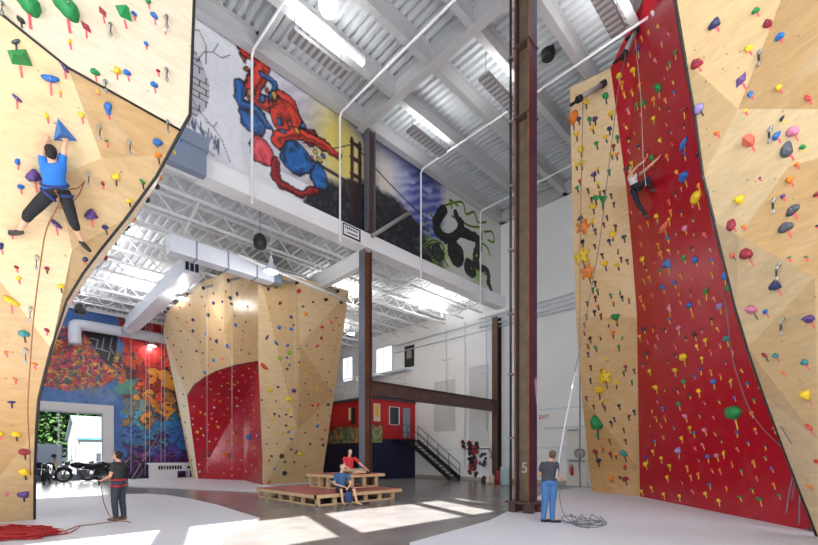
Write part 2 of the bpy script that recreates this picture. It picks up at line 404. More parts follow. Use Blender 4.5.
def mural(U, W):
    H = MH; n1 = fbm(U, W, .5, 11); n2 = fbm(U, W, 1.6, 21)
    img = np.zeros(U.shape + (3,)) + np.array([226, 228, 236.])
    img = mixc(img, (n1 - .45) * 1.2, (196, 200, 214))
    # misty violet haze, then yellow glow, then blue sky, then pale end
    x0 = mp(285, 60)[0]; x1 = mp(335, 110)[0]; xm = mp(345, 130)[0]; x2 = mp(400, 160)[0]; x3 = mp(455, 200)[0]
    st = .5 + .5 * np.sin((W * 1.5 - U * .8) * 9 + n2 * 8)
    img = mixc(img, np.clip((U - x0 + 1.2) / 1.2, 0, 1) * np.clip((x2 - U) / 1, 0, 1) * (.35 + .3 * st) * (W > 1.0), (150, 146, 166))
    g = np.exp(-(((U - xm + .15) / 1.15) ** 2 + ((W - 3.2) / 1.7) ** 2)); img = mixc(img, g * 1.3, (226, 208, 110))
    g = np.exp(-(((U - mp(385, 165)[0]) / .8) ** 2 + ((W - 2.9) / 1.6) ** 2)); img = mixc(img, g * .9, (216, 212, 200))
    b = np.clip((U - x2 + .6) / 1.6, 0, 1) * np.clip((x3 + .3 - U) / 1.5, 0, 1)
    img = mixc(img, b * (.55 + .45 * st) * 1.05, (74, 82, 158)); img = mixc(img, b * (n2 > .62) * .5, (190, 196, 226))
    img = mixc(img, np.exp(-((W - H) / .5) ** 2) * np.clip((U - x1 + .5) / 2, 0, 1) * np.clip((x3 - U) / 2, 0, 1) * .7, (40, 44, 80))
    # dark treed hill along the bottom with lights
    hl = 1.6 + 1.0 * (n1 - .5) + .5 * (n2 - .5)
    top = np.interp(U, [mp(300, 190)[0], mp(318, 170)[0], mp(340, 190)[0], mp(365, 200)[0], mp(400, 200)[0], mp(430, 235)[0], mp(450, 235)[0]], [0, 1.7, 2.0, 2.4, 2.5, 1.5, .2])
    m_ = ((top + (n2 - .5) * .8 - W) * 4) * (U > mp(296, 200)[0]); img = mixc(img, m_, (34, 34, 42)); img = mixc(img, (m_ > .6) * (fbm(U, W, 5, 5) > .63) * .5, (96, 100, 92))
    # suspension bridge deck, cables and tower
    ta = mp(352, 150); tb = mp(366, 240)
    for k in (0, .42):
        img = stroke(img, U, W, [(ta[0] + k, 3.9), (ta[0] + k, .6)], .09, (58, 34, 36), .03)
    for zz in (3.75, 3.1, 2.4, 1.7): img = stroke(img, U, W, [(ta[0] - .02, zz), (ta[0] + .45, zz)], .1, (58, 34, 36), .03)
    c0 = ta[0] + .2; pts = [(c0 + k * .5, 3.7 - .42 * k * .5 + .022 * (k * .5) ** 2) for k in range(10)]
    img = stroke(img, U, W, pts, .035, (40, 36, 44), .03); img = stroke(img, U, W, [(c0 - 2.6, 2.5), (c0 - 1.3, 2.9), (c0, 3.8)], .02, (60, 50, 50), .03)
    img = stroke(img, U, W, [(c0 - 2.6, 2.05), (c0 + 4.6, 1.75)], .07, (52, 40, 44), .03)
    # cracked brick opening, far left
    bx, bz = mp(196, 40); m_ = ((U - bx + .55) / .95) ** 2 + ((W - 2.4) / 1.35) ** 2 < 1 + .3 * (n2 - .5)
    br = ((np.abs((W * 5) % 1 - .5) > .42) | (np.abs((U * 2.2 + .5 * (np.floor(W * 5) % 2)) % 1 - .5) > .46))
    img = mixc(img, m_ * .8, (176, 174, 184)); img = mixc(img, m_ * br, (60, 60, 68))
    for pts in ([(196, 62), (204, 52), (213, 52), (218, 44)], [(213, 52), (222, 58), (230, 55)], [(186, 30), (199, 30), (206, 46), (206, 64)],
                [(190, 96), (200, 112), (214, 128), (222, 140), (230, 162)], [(206, 122), (214, 127), (217, 122)]):
        img = stroke(img, U, W, [mp(*p) for p in pts], .012, (70, 70, 80), .03)
    # loose unreadable spray signature
    r = np.random.RandomState(4)
    for k in range(11):
        a = (189 + k * 3.1, 121 + k * 2.6); q = [mp(a[0] + r.randn() * 1.4, a[1] + r.randn() * 1.6 + (-5 if i % 2 else 4)) for i in range(4)]
        img = stroke(img, U, W, q, .018, (70, 76, 100), .03)
    img = stroke(img, U, W, [mp(194, 140), mp(206, 149), mp(214, 156)], .02, (110, 114, 140), .03)
    # abstract red and blue painted ribbons with dark outlines (generic spray-paint forms)
    RED, BLU, DK = (206, 58, 44), (34, 96, 168), (150, 30, 36)
    def S(pts, r_, c, t=0):
        q = [(v.x, v.y) for v in spline([V(*mp(*p), 0) for p in pts], 4)]
        a = stroke(img, U, W, q, r_, c, .04, t, .06)
        lt = tuple(min(255, c_ * 1.0 + 26) for c_ in c); dk_ = tuple(c_ * .55 for c_ in c); off = r_ * .38
        a = stroke(a, U, W, [(x + off * .6, y - off * .9) for x, y in q], r_ * .26, dk_, .06, t)
        a = stroke(a, U, W, [(x - off * .5, y + off * .8) for x, y in q], r_ * .2, lt, .08, t)
        n_ = len(q); nn = np.clip((fbm(U, W, 3.5, 88) - .5) * 2.2, 0, 1); d_ = np.full(U.shape, 9.)
        for i in range(n_ - 1): d_ = np.minimum(d_, segd(U, W, q[i], q[i + 1])[0])
        return mixc(a, nn * (d_ < r_ * (1 - t * .6)) * .45, dk_)
    wob = (fbm(U, W, 1.8, 66) - .5) * .5; U0, W0 = U, W; U = U + wob; W = W + (fbm(U0, W0, 2.3, 67) - .5) * .4
    def blob(px, py, r_, c):
        a = mp(px, py); d_ = np.hypot(U - a[0], W - a[1]); t_ = stroke(img, U, W, [a, (a[0] + .01, a[1])], r_, c, .04, 0, .06)
        t_ = mixc(t_, np.clip((fbm(U0, W0, 4, 31) - .48) * 4, 0, 1) * (d_ < r_), tuple(q * .55 for q in c)); return mixc(t_, np.clip(1 - np.abs(d_ - r_ * .6) * 14, 0, 1) * .5, tuple(min(255, q + 50) for q in c))
    img = S([(246, 52), (262, 66), (250, 90), (268, 104), (288, 100), (296, 122)], .24, RED, .2)
    img = blob(252, 118, .52, BLU); img = blob(285, 118, .62, RED); img = blob(296, 158, .6, BLU); img = blob(262, 150, .42, (214, 70, 86)); img = blob(318, 176, .42, BLU); img = blob(310, 136, .3, DK)
    img = S([(240, 84), (238, 104), (256, 112), (270, 130)], .15, BLU, .5); img = S([(278, 140), (300, 132), (322, 144), (338, 156)], .2, RED, .4)
    img = S([(276, 160), (280, 184), (300, 194), (318, 190)], .15, DK, .5); img = S([(262, 76), (276, 88), (268, 100)], .1, BLU, .4)
    for k in range(16):
        img = blob(242 + (k * 37) % 88, 70 + (k * 37) % 88 * 1.05 + (k * 23) % 30 - 12, .05 + .02 * (k % 3), (RED, BLU, (226, 176, 60))[k % 3])
    U, W = U0, W0
    img = stroke(img, U, W, [mp(238, 44), mp(246, 46), mp(254, 48), mp(285, 46), mp(296, 56)], .06, (116, 140, 146), .06)
    # abstract black and lime swirls at the far end
    BK, LM = (20, 24, 24), (150, 190, 50)
    e0 = mp(430, 200)[0]; img = mixc(img, (U > e0 + .6) * .9 * np.clip((U - e0 - .6) / .7, 0, 1), (206, 208, 204))
    g = np.exp(-(((U - mp(438, 245)[0]) / .9) ** 2 + ((W - .9) / .8) ** 2)); img = mixc(img, g * (fbm(U, W, 3, 8) > .5) * 1.0, (136, 176, 52))
    g = np.exp(-(((U - mp(478, 268)[0]) / .6) ** 2 + ((W - 1.0) / .7) ** 2)); img = mixc(img, g * .9, (140, 180, 60))
    for pts in ([(446, 205), (462, 202), (466, 214), (474, 212), (478, 222), (486, 222)], [(452, 216), (470, 226), (480, 228), (482, 240)],
                [(430, 214), (440, 226), (442, 238), (452, 240)], [(484, 232), (492, 232), (494, 242), (488, 240)], [(470, 238), (486, 246), (490, 256)],
                [(424, 246), (434, 240), (444, 248), (436, 258)], [(426, 262), (440, 256), (448, 266)], [(452, 208), (450, 200), (458, 206)]):
        q = [(v.x, v.y) for v in spline([V(*mp(*p), 0) for p in pts], 5)]; img = stroke(img, U, W, q, .07, LM, .05); img = stroke(img, U, W, q, .035, BK, .03)
    U, W = U + wob, W + wob * .6
    img = S([(444, 210), (436, 228), (452, 238), (462, 226), (456, 214)], .22, BK, .2); img = blob(456, 254, .62, BK); img = blob(438, 252, .4, (40, 48, 46)); img = blob(428, 264, .36, BK)
    img = S([(462, 232), (478, 240), (476, 262), (486, 272), (491, 290)], .26, BK, .5); img = blob(470, 268, .5, BK)
    for k in range(10): img = blob(426 + (k * 29) % 62, 232 + (k * 29) % 62 * .6 + (k * 17) % 20 - 8, .06, (LM, BK)[k % 2])
    U, W = U0, W0
    return img
wall_up = MB().box((-3, YM, MZ0), (XB, YM + .25, ZD + .1)).build('wall_upper', M['white']); struct(wall_up)
MUR = paint_wall('wall_mural', (MX0, YM - .02, MZ0), (1, 0, 0), (0, 0, 1), XB - MX0, MH, 620, 120, mural, paintmat('mural_paint')); struct(MUR, 'spray painted mural band of red, blue, black and lime forms under the high ceiling', 'mural')
tag(MB().tube([(MX0, YM - .05, MZ0 + MH - .03), (XB - .3, YM - .05, MZ0 + MH - .03)], .03, 6).build('conduit', M['black']), 'thin black conduit along the top edge of the mural', 'conduit')
# soffit beam under the mural
struct(MB().box((4.7, YM - .32, 10.62), (XB - .05, YM + .3, 11.25)).build('soffit', M['white']))
struct(MB().box((-3, YM - .02, 10.72), (4.7, YM + .3, 11.25)).build('soffit', M['white']))
# ------------------------------------------------------------------ low bay shell
ZL = 11.35
deck(-3, XB, YM + .3, YG, ZL, .3, .07, 'ceiling')
struct(MB().box((-3.2, YM, 0), (-3, YG, ZL + .2)).build('wall_side', M['wallpaint']))
GX0, GX1, GH = 1.2, 5.1, 4.45           # garage opening
wall_holes('wall_garage', (-3, 0), (XB, ZL + .2), [(GX0, 0, GX1, GH)], YG, YG + .3, M['wallpaint'])
def gp(px, py): p = onY(px, py, YG - .02); return (p.x + 3, p.z)
def graffiti(U, W):
    n1 = fbm(U, W, .35, 41); n2 = fbm(U, W, 1.1, 51); n3 = fbm(U, W, 3, 61)
    img = np.zeros(U.shape + (3,)) + np.array([66, 116, 186.])
    img = mixc(img, (n2 - .5) * 2.5, (104, 150, 208)); img = mixc(img, (n1 - .5) * 2 * (W < 6), (52, 72, 140))
    # big round cluster of small bright daubs, left
    c = gp(72, 358); r_ = 3.0
    cell = np.floor(U * 6.5 + n3 * 5) * 37 + np.floor(W * 6.5 + fbm(U, W, 3, 71) * 5) * 101
    pal = np.array([(206, 60, 40), (224, 120, 40), (228, 176, 60), (120, 50, 90), (50, 84, 120), (170, 40, 60), (90, 120, 70), (214, 90, 60), (60, 50, 80), (200, 66, 90)], float)
    k = (np.abs(np.sin(cell) * 4371).astype(int)) % len(pal)
    m_ = (((U - c[0] + .6) / 3.3) ** 2 + ((W - c[1] + .1) / 2.05) ** 2) < 1 + .35 * (n2 - .5)
    img = np.where(m_[..., None], pal[k] * (.75 + .5 * n3[..., None]), img)
    c2 = gp(95, 392); img = mixc(img, (np.exp(-((U - c2[0]) ** 2 / 1.2 + (W - c2[1]) ** 2 / .25)) * 1.2 * n3), (120, 130, 160))
    # dark lettering patch
    a = polyfill(U, W, [gp(*p) for p in ((82, 330), (118, 336), (116, 352), (112, 366), (104, 362), (92, 344))]); img = mixc(img, a, (24, 26, 34))
    for q in ([(90, 338), (98, 340), (96, 348), (104, 350)], [(104, 338), (102, 350), (110, 352), (108, 360)], [(112, 338), (110, 348), (114, 354)]):
        img = stroke(img, U, W, [gp(*p) for p in q], .03, (170, 176, 190), .05)
    # right side : red -> orange -> yellow -> teal -> blue -> purple bands of tangled outlined forms
    x0 = gp(116, 330)[0]; edge = x0 + (10.5 - W) * .05 + (n2 - .5) * 1.2
    R_ = np.random.RandomState(9); N_ = 330; P_ = np.stack([R_.uniform(3, 17.3, N_), R_.uniform(-.5, 11.5, N_)], 1)
    uu = U + (n2 - .5) * 1.6 + (n3 - .5) * .5; ww = W + (fbm(U, W, 1.3, 57) - .5) * 1.6
    d1 = np.full(U.shape, 99.); d2 = d1.copy(); ci = np.zeros(U.shape, int)
    for k in range(N_):
        d = np.hypot(uu - P_[k, 0], ww - P_[k, 1]); c1 = d < d1; d2 = np.where(c1, d1, np.minimum(d2, d)); ci = np.where(c1, k, ci); d1 = np.where(c1, d, d1)
    jit = R_.uniform(-1, 1, N_); jh = R_.uniform(-.16, .16, N_)
    h = P_[ci, 1] + jit[ci] * 1.5 + (n1 - .5) * 2.0
    cols = [(0.0, (74, 34, 96)), (1.2, (120, 46, 126)), (2.2, (72, 66, 150)), (3.2, (50, 112, 186)), (4.3, (64, 158, 190)), (5.0, (196, 146, 96)), (5.8, (232, 156, 60)), (6.8, (226, 112, 52)), (8.0, (214, 60, 48)), (11, (198, 36, 48))]
    zz = [c_[0] for c_ in cols]; g = np.stack([np.interp(h, zz, [c_[1][i] for c_ in cols]) for i in range(3)], -1)
    g = g * (.82 + jh[ci] + .36 * n3)[..., None]
    m_ = np.clip((U - edge) * 5, 0, 1)[..., None]; img = img * (1 - m_) + g * m_
    ln = (d2 - d1) < .07; img = mixc(img, ln * m_[..., 0] * .7, (44, 26, 60))
    ln = np.abs(((fbm(U, W, .8, 91) * 7) % 1) - .5); img = mixc(img, (ln < .03) * m_[..., 0] * .55, (236, 196, 170))
    ln = np.abs(((n2 * 5) % 1) - .5); img = mixc(img, (ln < .035) * (1 - m_[..., 0]) * (W < 7) * .5, (30, 40, 90))
    a = polyfill(U, W, [gp(*p) for p in ((112, 388), (128, 380), (140, 378), (132, 388), (140, 394), (118, 394))]); img = mixc(img, a * .85, (70, 160, 150))
    # white mountain-like highlight strokes
    return img
og = paint_wall('wall_graffiti', (-3, YG - .02, 0), (1, 0, 0), (0, 0, 1), 17.2, ZL - .15, 520, 340, graffiti, paintmat('graffiti_paint', .35))
# cut the opening out of the painted layer
me = og.data; bm_ = bmesh.new(); bm_.from_mesh(me)
bmesh.ops.delete(bm_, geom=[f for f in bm_.faces if GX0 + 3 < f.calc_center_median().x < GX1 + 3 and f.calc_center_median().z < GH], context='FACES'); bm_.to_mesh(me); bm_.free()
struct(og, 'graffiti covered wall in bright daubs, reds, oranges, blues and purples around the garage opening', 'mural')
# garage surround and glazed door leaf
b = MB(); b.box((GX0 - .1, YG - .14, GH), (GX1 + .62, YG - .04, GH + .55)); b.box((GX1, YG - .14, 0), (GX1 + .62, YG - .04, GH)); b.box((GX0 - .6, YG - .14, 0), (GX0, YG - .04, GH + .55))
struct(b.build('trim_1', M['white']))
b = MB(); b.box((GX0 + 1.62, YG + .1, 0), (GX0 + 1.7, YG + .18, GH)); b.box((GX0, YG + .1, GH - .08), (GX1, YG + .18, GH)); struct(b.build('door_frame', M['duct']))

# joists : open web trusses running along X
for i, y in enumerate([16.0 + 1.55 * k for k in range(12)]):
    b = MB(); zt_, zb_ = ZL - .02, ZL - .62
    for z in (zt_, zb_):
        b.bar((-3, y - .05, z), (XB, y - .05, z), .05, .05); b.bar((-3, y + .05, z), (XB, y + .05, z), .05, .05)
    n = 42; L_ = (XB + 3) / n
    for k in range(n):
        x = -3 + k * L_
        b.bar((x, y, zb_ if k % 2 else zt_), (x + L_, y, zt_ if k % 2 else zb_), .035, .035)
    struct(b.build('ceiling_joist', M['joist']))
for x in (11.6, .4):
    b = MB(); ibeam(b, (x, YM + .2, 9.95), (x, YG, 9.95), .75, .3, .035); b.box((x - .1, YM + .2, 10.68), (x + .1, YG, 10.75)); struct(b.build('ceiling_girder', M['white']))
b = MB()
for y in (17.1, 20.2, 23.3, 26.4, 29.5): b.bar((3, y, ZL - .6), (3, y + 3.1, ZL - .05), .05, .05); b.bar((7, y, ZL - .6), (7, y + 3.1, ZL - .05), .05, .05)
struct(b.build('ceiling_brace', M['joist']))
# diagonal hanger rod seen left of the block and long sprinkler mains
def pipe(name, pts, r, m_, label=None, group=None, n=8):
    o = MB().tube(pts, r, n).build(name, m_)
    if label: tag(o, label, 'pipe', group)
    else: struct(o)
    return o
pipe('ceiling_brace', [onY(184, 234, 18.0), onY(207, 184, 17.0)], .06, M['joist'])
for k, (px, zt_) in enumerate(((252, 15.55), (340, 15.5), (421, 15.45), (480.5, 15.4))):
    p = onY(px, 455, YM - .42); x = p.x
    pts = [V(x, YM - .42, 10.3), V(x, YM - .42, zt_ - .15), V(x, YM - .55, zt_), V(x, -2.6, zt_)]
    if k in (2, 3): pts = [V(x, YM + (2.2 if k == 2 else .9), 10.15), V(x, YM - .42, 10.2)] + pts[1:]
    tag(MB().tube(pts, .042, 10).build('sprinkler_pipe', M['white']), ['white sprinkler pipe dropping over the red and blue part of the mural', 'white sprinkler pipe dropping beside the small black-framed sign',
        'white sprinkler pipe dropping over the blue sky part of the mural', 'white sprinkler pipe dropping over the black and lime swirls at the end of the mural'][k], 'pipe', 'white sprinkler pipes down the mural wall')
tag(MB().tube([(15, 4, 15.25), onZ(652, 12, 15.2)], .045, 8).build('sprinkler_pipe', M['white']), 'white pipe crossing the ceiling and ending at the top of the red wall', 'pipe')
# diagonal strut across mural
tag(MB().tube([onY(372, 236, YM - .45), onY(411, 212, YM - .45)], .09, 8).build('wall_strut', M['heater']), 'grey diagonal strut beside the grey column in front of the mural', 'strut')
# pipes along the back wall
for k, (z, r) in enumerate(((10.3, .06), (10.05, .05), (9.75, .07), (9.5, .04))):
    tag(MB().tube([(XB - .25, 24 if k % 2 else 16, z), (XB - .25, YM, z), (XB - .25, 6.5, z)], r, 8).build('wall_pipe', M['duct']),
        ['topmost', 'second from top', 'third from top', 'lowest'][k] + ' of the white pipes running level along the back wall', 'pipe', 'pipes along the back wall')
for y, z0, z1 in ((15.6, 3.2, 10.5), (17.3, .8, 10.4), (18.9, 6, 10.4)):
    tag(MB().tube([(XB - .1, y, z0), (XB - .1, y, z1)], .03, 6).tube([(XB - .08, y + .4, (z0 + z1) / 2), (XB - .08, y - .5, (z0 + z1) / 2)], .02, 6).build('wall_conduit', M['duct']),
        'thin pale conduit with a cross bar on the white wall behind the brown beam', 'conduit', 'thin conduits on the white back wall')

# lower bands and panels of the back wall
b = MB(); b.box((XB - .04, -3, 0), (XB, 22, .22)); struct(b.build('baseboard_back', mat('warm_grey_base', s2l(168, 164, 158), .6)))
b = MB(); b.box((XB - .05, 8.8, 2.02), (XB, 21.5, 2.08)); b.box((XB - .05, 6.6, 4.2), (XB, 12.0, 4.26)); struct(b.build('trim_2', M['duct']))
pm = mat('pale_grey_panel', s2l(206, 207, 208), .6)
for y0, y1, z0, z1 in ((18.2, 20.1, 3.3, 6.8), (15.5, 17.0, 2.2, 7.4), (9.2, 11.7, 3.1, 3.2)):
    struct(MB().box((XB - .03, y0, z0), (XB, y1, z1)).build('trim_3', pm))
# double door + sign + extinguisher
dm = mat('off_white_door', s2l(222, 220, 214), .5)
for k, (y0, y1) in enumerate(((8.05, 9.2), (9.25, 10.4))):
    d = struct(MB().box((XB - .06, y0, 0), (XB - .01, y1, 3.05)).build('door_%d' % (k + 1), dm))
    MB().bar((XB - .12, y0 + .1, 1.35), (XB - .12, y1 - .1, 1.35), .06, .08).build('push_bar', M['chrome'], d)
    MB().bar((XB - .12, y0 + .5, 2.98), (XB - .12, y1 - .1, 2.98), .05, .07).build('door_closer', M['heater'], d)
struct(MB().box((XB - .09, 7.95, 3.05), (XB - .01, 10.5, 3.13)).box((XB - .09, 7.92, 0), (XB - .01, 8.02, 3.1)).build('trim_4', M['duct']))
def text(body, size, loc, rot, m_, name='lettering', parent=None, ext=.004):
    c = bpy.data.curves.new(name, 'FONT'); c.body = body; c.size = size; c.extrude = ext; c.align_x = 'CENTER'; c.align_y = 'CENTER'
    o = bpy.data.objects.new(name, c); COL.objects.link(o)
    dg = bpy.context.evaluated_depsgraph_get(); me = bpy.data.meshes.new_from_object(o.evaluated_get(dg)); bpy.data.objects.remove(o)
    me.materials.clear(); me.materials.append(m_)
    o = bpy.data.objects.new(name, me); COL.objects.link(o); o.location = Vector(loc) - (ORG[parent.name] if parent else Vector()); o.rotation_euler = rot
    if parent: o.parent = parent
    ORG[o.name] = Vector(loc); return o
p = onX(544, 417, XB - .05)
t = tag(MB().box((XB - .06, p.y - .3, p.z - .14), (XB - .01, p.y + .3, p.z + .14)).build('exit_sign', M['white']), 'small white exit sign with red letters high on the back wall', 'sign')
text('EXIT', .3, (XB - .07, p.y, p.z), (PI / 2, 0, -PI / 2), mat('red_letters', s2l(214, 60, 60), .5), parent=t)
p = onX(572, 470, XB - .12)
t = thing('fire_extinguisher', 'red fire extinguisher hanging on the white back wall', 'fire extinguisher', (p.x, p.y, p.z - .3))
MB().lathe((p.x, p.y, p.z - .3), [(.01, 0), (.085, .01), (.085, .42), (.05, .5), (.025, .52)], 16).build('cylinder_body', mat('extinguisher_red', s2l(190, 30, 30), .3), t)
MB().bar((p.x, p.y - .07, p.z + .26), (p.x, p.y + .1, p.z + .3), .03, .03).build('handle', M['black'], t)
MB().tube(spline([(p.x, p.y, p.z + .2), (p.x - .05, p.y + .13, p.z + .15), (p.x - .03, p.y + .13, p.z - .15)]), .014, 6).build('hose', M['black'], t)
tag(MB().tube([onX(580, 500, XB - .06) * 1 + V(0, 0, 0), onX(580, 300, XB - .06)], .03, 6).build('wall_conduit', M['heater']), 'grey vertical conduit beside the coiled cable on the back wall', 'conduit')
p = onX(580, 455, XB - .1); pts = []
for k in range(40):
    a = k / 39 * 6 * PI; pts.append(V(p.x - .02 - .03 * math.sin(k), p.y + .3 * math.sin(a) * (.7 + .3 * math.cos(a / 3)), p.z + .1 + .28 * math.cos(a) * (.8 + .2 * math.sin(a / 2))))
tag(MB().tube(pts, .02, 6).build('cable_coil', M['heater']), 'grey coiled cable hung on the wall conduit', 'cable')

# ------------------------------------------------------------------ steel columns and beam
def hcol(name, c, wd, dp, z0, z1, mats, label, t=.03, seg=None):
    """H column; flanges face +-X, web runs along X. mats: flange(-x), web, flange(+x)"""
    x, y = c; r = thing(name, label, 'column', (x, y, z0)); r['kind'] = 'structure'
    MB().box((x - dp / 2, y - wd / 2, z0), (x - dp / 2 + t, y + wd / 2, z1)).build('flange', mats[0], r)
    MB().box((x + dp / 2 - t, y - wd / 2, z0), (x + dp / 2, y + wd / 2, z1)).build('flange', mats[2], r)
    MB().box((x - dp / 2 + t, y - .02, z0), (x + dp / 2 - t, y + .02, z1)).build('web', mats[1], r)
    return r
c = (11.62, YM)
r = hcol('steel_column', c, .4, .42, 0, 10.6, (M['steelgrey'], M['steelred'], M['steel']), 'steel column with a grey flange rising behind the seated people')
for z in (4.29, 4.95): MB().box((c[0] - .19, c[1] - .19, z - .03), (c[0] + .19, c[1] + .19, z)).build('stiffener', M['steel'], r)
hcol('steel_column', (c[0] - .02, YM - .33), .3, .4, 11.3, 15.7, (M['steelgrey'], M['steel'], M['steelgrey']), 'short dark column above the white soffit in front of the mural')
b = MB(); p = V(c[0], c[1], 0)
b.box((p.x - .26, p.y - .26, 0), (p.x + .26, p.y + .26, .03)); b.build('base_plate', M['steel'], r)
r2 = hcol('steel_column', (21.75, YM), .4, .42, 0, 10.0, (M['steel'], M['steel'], M['black']), 'dark brown steel column standing beside the barrel and clutter at the back wall')
b = MB(); ibeam(b, (c[0] + .2, YM, 4.29), (21.55, YM, 4.29), .66, .32, .04); struct(b.build('steel_beam', M['steel']), 'brown steel beam spanning level between the grey column and the far dark column', 'beam')
# foreground column made of two sections on a plinth
cx, cy = 10.68, 6.2
r3 = thing('steel_column', 'tall dark steel column standing on a low plinth in the foreground', 'column', (cx, cy, 0)); r3['kind'] = 'structure'
z0 = .36; hw = .225
MB().box((cx - hw, cy + hw - .04, z0), (cx + hw, cy + hw, 15.7)).build('flange', M['steelnavy'], r3)
MB().box((cx - hw, cy - hw, z0), (cx + hw, cy - hw + .04, 15.7)).build('flange', M['steelplum'], r3)
MB().box((cx - .03, cy - hw + .04, z0), (cx + .03, cy + hw - .04, 15.7)).build('web', M['steelolive'], r3)
for y in (cy - hw - .005, cy + hw - .045): MB().box((cx - hw - .01, y, z0), (cx - hw + .02, y + .05, 15.7)).build('flange_edge', M['steelred'], r3)
MB().tube([(cx - .3, cy + .3, .37), (cx - .3, cy + .3, 15.7)], .035, 8).build('conduit', M['black'], r3)
for z in (2.1, 3.9, 5.6, 7.4, 9.2, 11, 12.8):
    MB().box((cx - .36, cy + .24, z), (cx - .2, cy + .36, z + .05)).build('pipe_clamp', M['chrome'], r3)
for z in (13.1, 11.1):
    MB().box((cx - .26, cy - .25, z), (cx + .26, cy + .25, z + .03)).build('stiffener', M['steel'], r3)
MB().box((cx - .42, cy - .42, .3), (cx + .42, cy + .42, .36)).build('plinth_top', M['steel'], r3)
for sx in (-1, 1):
    for sy in (-1, 1): MB().box((cx + sx * .24 - .11, cy + sy * .24 - .11, 0.0), (cx + sx * .24 + .11, cy + sy * .24 + .11, .3)).build('plinth_leg', M['steel'], r3)
text('5', .42, (cx - .034, cy + .02, 1.28), (PI / 2, 0, -PI / 2), mat('chalk_writing', s2l(196, 186, 176), .8), 'chalk_number', r3)

# ------------------------------------------------------------------ ducts, hung fixtures, lamps
def hollow_box_end(b, a, c, w_, h_, mi=0): b.bar(a, c, w_, h_, mi)
# grey boxed duct tight under the mural at the left
t = tag(MB().box((-2.9, YM - .62, 10.45), (4.75, YM - .33, 11.2)).build('duct', M['ductgrey']), 'blue-grey metal boxing tucked under the left end of the mural', 'duct')
MB().box((-2.9, YM - .7, 11.2), (4.8, YM - .33, 11.62)).build('upper_lip', M['ductgrey'], t)
# main box duct along X above the block
a0 = onY(170, 240, 17.3)
t = tag(MB().box((a0.x, a0.y, 9.2), (a0.x + 4.1, a0.y + .5, 9.85)).build('duct', M['duct']), 'long white box duct running level above the plywood block', 'duct')
for k in range(3): MB().box((a0.x + .9 + k * 1.2, a0.y - .03, 9.17), (a0.x + .95 + k * 1.2, a0.y + .53, 9.88)).build('duct_seam', M['ductgrey'], t)
# big duct along Y with a grille end
g0 = D(192, 268, 18.5)
t = tag(MB().box((g0.x - .35, g0.y, g0.z - .3), (g0.x + .35, 31.4, g0.z + .45)).build('duct', M['duct']), 'white duct running down the hall with a dark slatted grille at its near end', 'duct')
for k in range(3): MB().box((g0.x - .27 + k * .2, g0.y - .02, g0.z - .14), (g0.x - .13 + k * .2, g0.y, g0.z + .28)).build('grille_opening', M['black'], t)
tag(MB().tube([onY(238, 255, 17.0), onY(352, 303, 17.0)], .06, 8).build('sprinkler_pipe', M['white']), 'white pipe running level in front of the top of the plywood block', 'pipe')
MB().box((a0.x + 4.1, a0.y + .05, 9.25), (a0.x + 4.5, a0.y + .45, 9.8)).build('duct_end', M['ductgrey'], bpy.data.objects['duct.001'])
t = tag(MB().tube(spline([onY(75, 344, 33), onY(75, 327, 33) , onY(79, 325, 33), V(onY(100, 325, 33).x, 33, g0.z - .1), V(11, 33, g0.z - .1)], 5), .33, 16).build('round_duct', M['duct']), 'round white duct bending down at the left along the graffiti wall', 'duct')
t = tag(MB().tube([(g0.x, 31.3, g0.z), (g0.x, 32.7, g0.z - .05)], .34, 16).build('round_duct', M['duct']), 'short round white duct joining the long duct to the far cross duct', 'duct')

def area_on(o_loc, energy, sx, sy, up=True):
    return light('uplight', 'AREA', o_loc, energy, (1, .98, .95), shape='RECTANGLE', size=sx, size_y=sy, dir=(0, 0, 1 if up else -1))
FX = [(319, 56, 15.1), (500, 95, 15.1), (427, 143, 15.1), (606, 10, 15.1)]
FN = ['grey hanging uplight box in front of the top of the mural', 'grey hanging uplight box just left of the tall dark column', 'grey hanging uplight box above the blue part of the mural', 'grey hanging uplight box above the narrow plywood wall']
for (px, py, z), nm in zip(FX, FN):
    p = onZ(px, py, z); t = thing('hanging_light', nm, 'light fixture', p, 'hanging uplight boxes')
    b = MB(); b.box((p.x - 1.05, p.y - .22, z), (p.x + 1.05, p.y + .22, z + .12)); b.build('housing', M['heater'], t)
    for k in range(9): MB().box((p.x - .95 + k * .22, p.y - .2, z - .012), (p.x - .85 + k * .22, p.y + .2, z)).build('louvre', M['ceilbeam'], t)
    for sx in (-.9, .9): MB().tube([(p.x + sx, p.y, z + .12), (p.x + sx, p.y, 16.5)], .012, 4).build('hanger_rod', M['black'], t)
    area_on((p.x, p.y, z + .16), {319: 16, 500: 24, 427: 34}.get(px, 40), 2.0, .4)
p = onZ(326, 38, 15.8)
t = tag(MB().box((p.x - 1.5, p.y - .09, 15.9), (p.x + 1.6, p.y + .09, 16.0)).build('strip_light', M['strip']), 'long bright strip light beside a roof beam over the mural', 'light fixture')
MB().box((p.x - 1.5, p.y - .12, 16.0), (p.x + 1.6, p.y + .12, 16.12)).build('housing', M['white'], t)
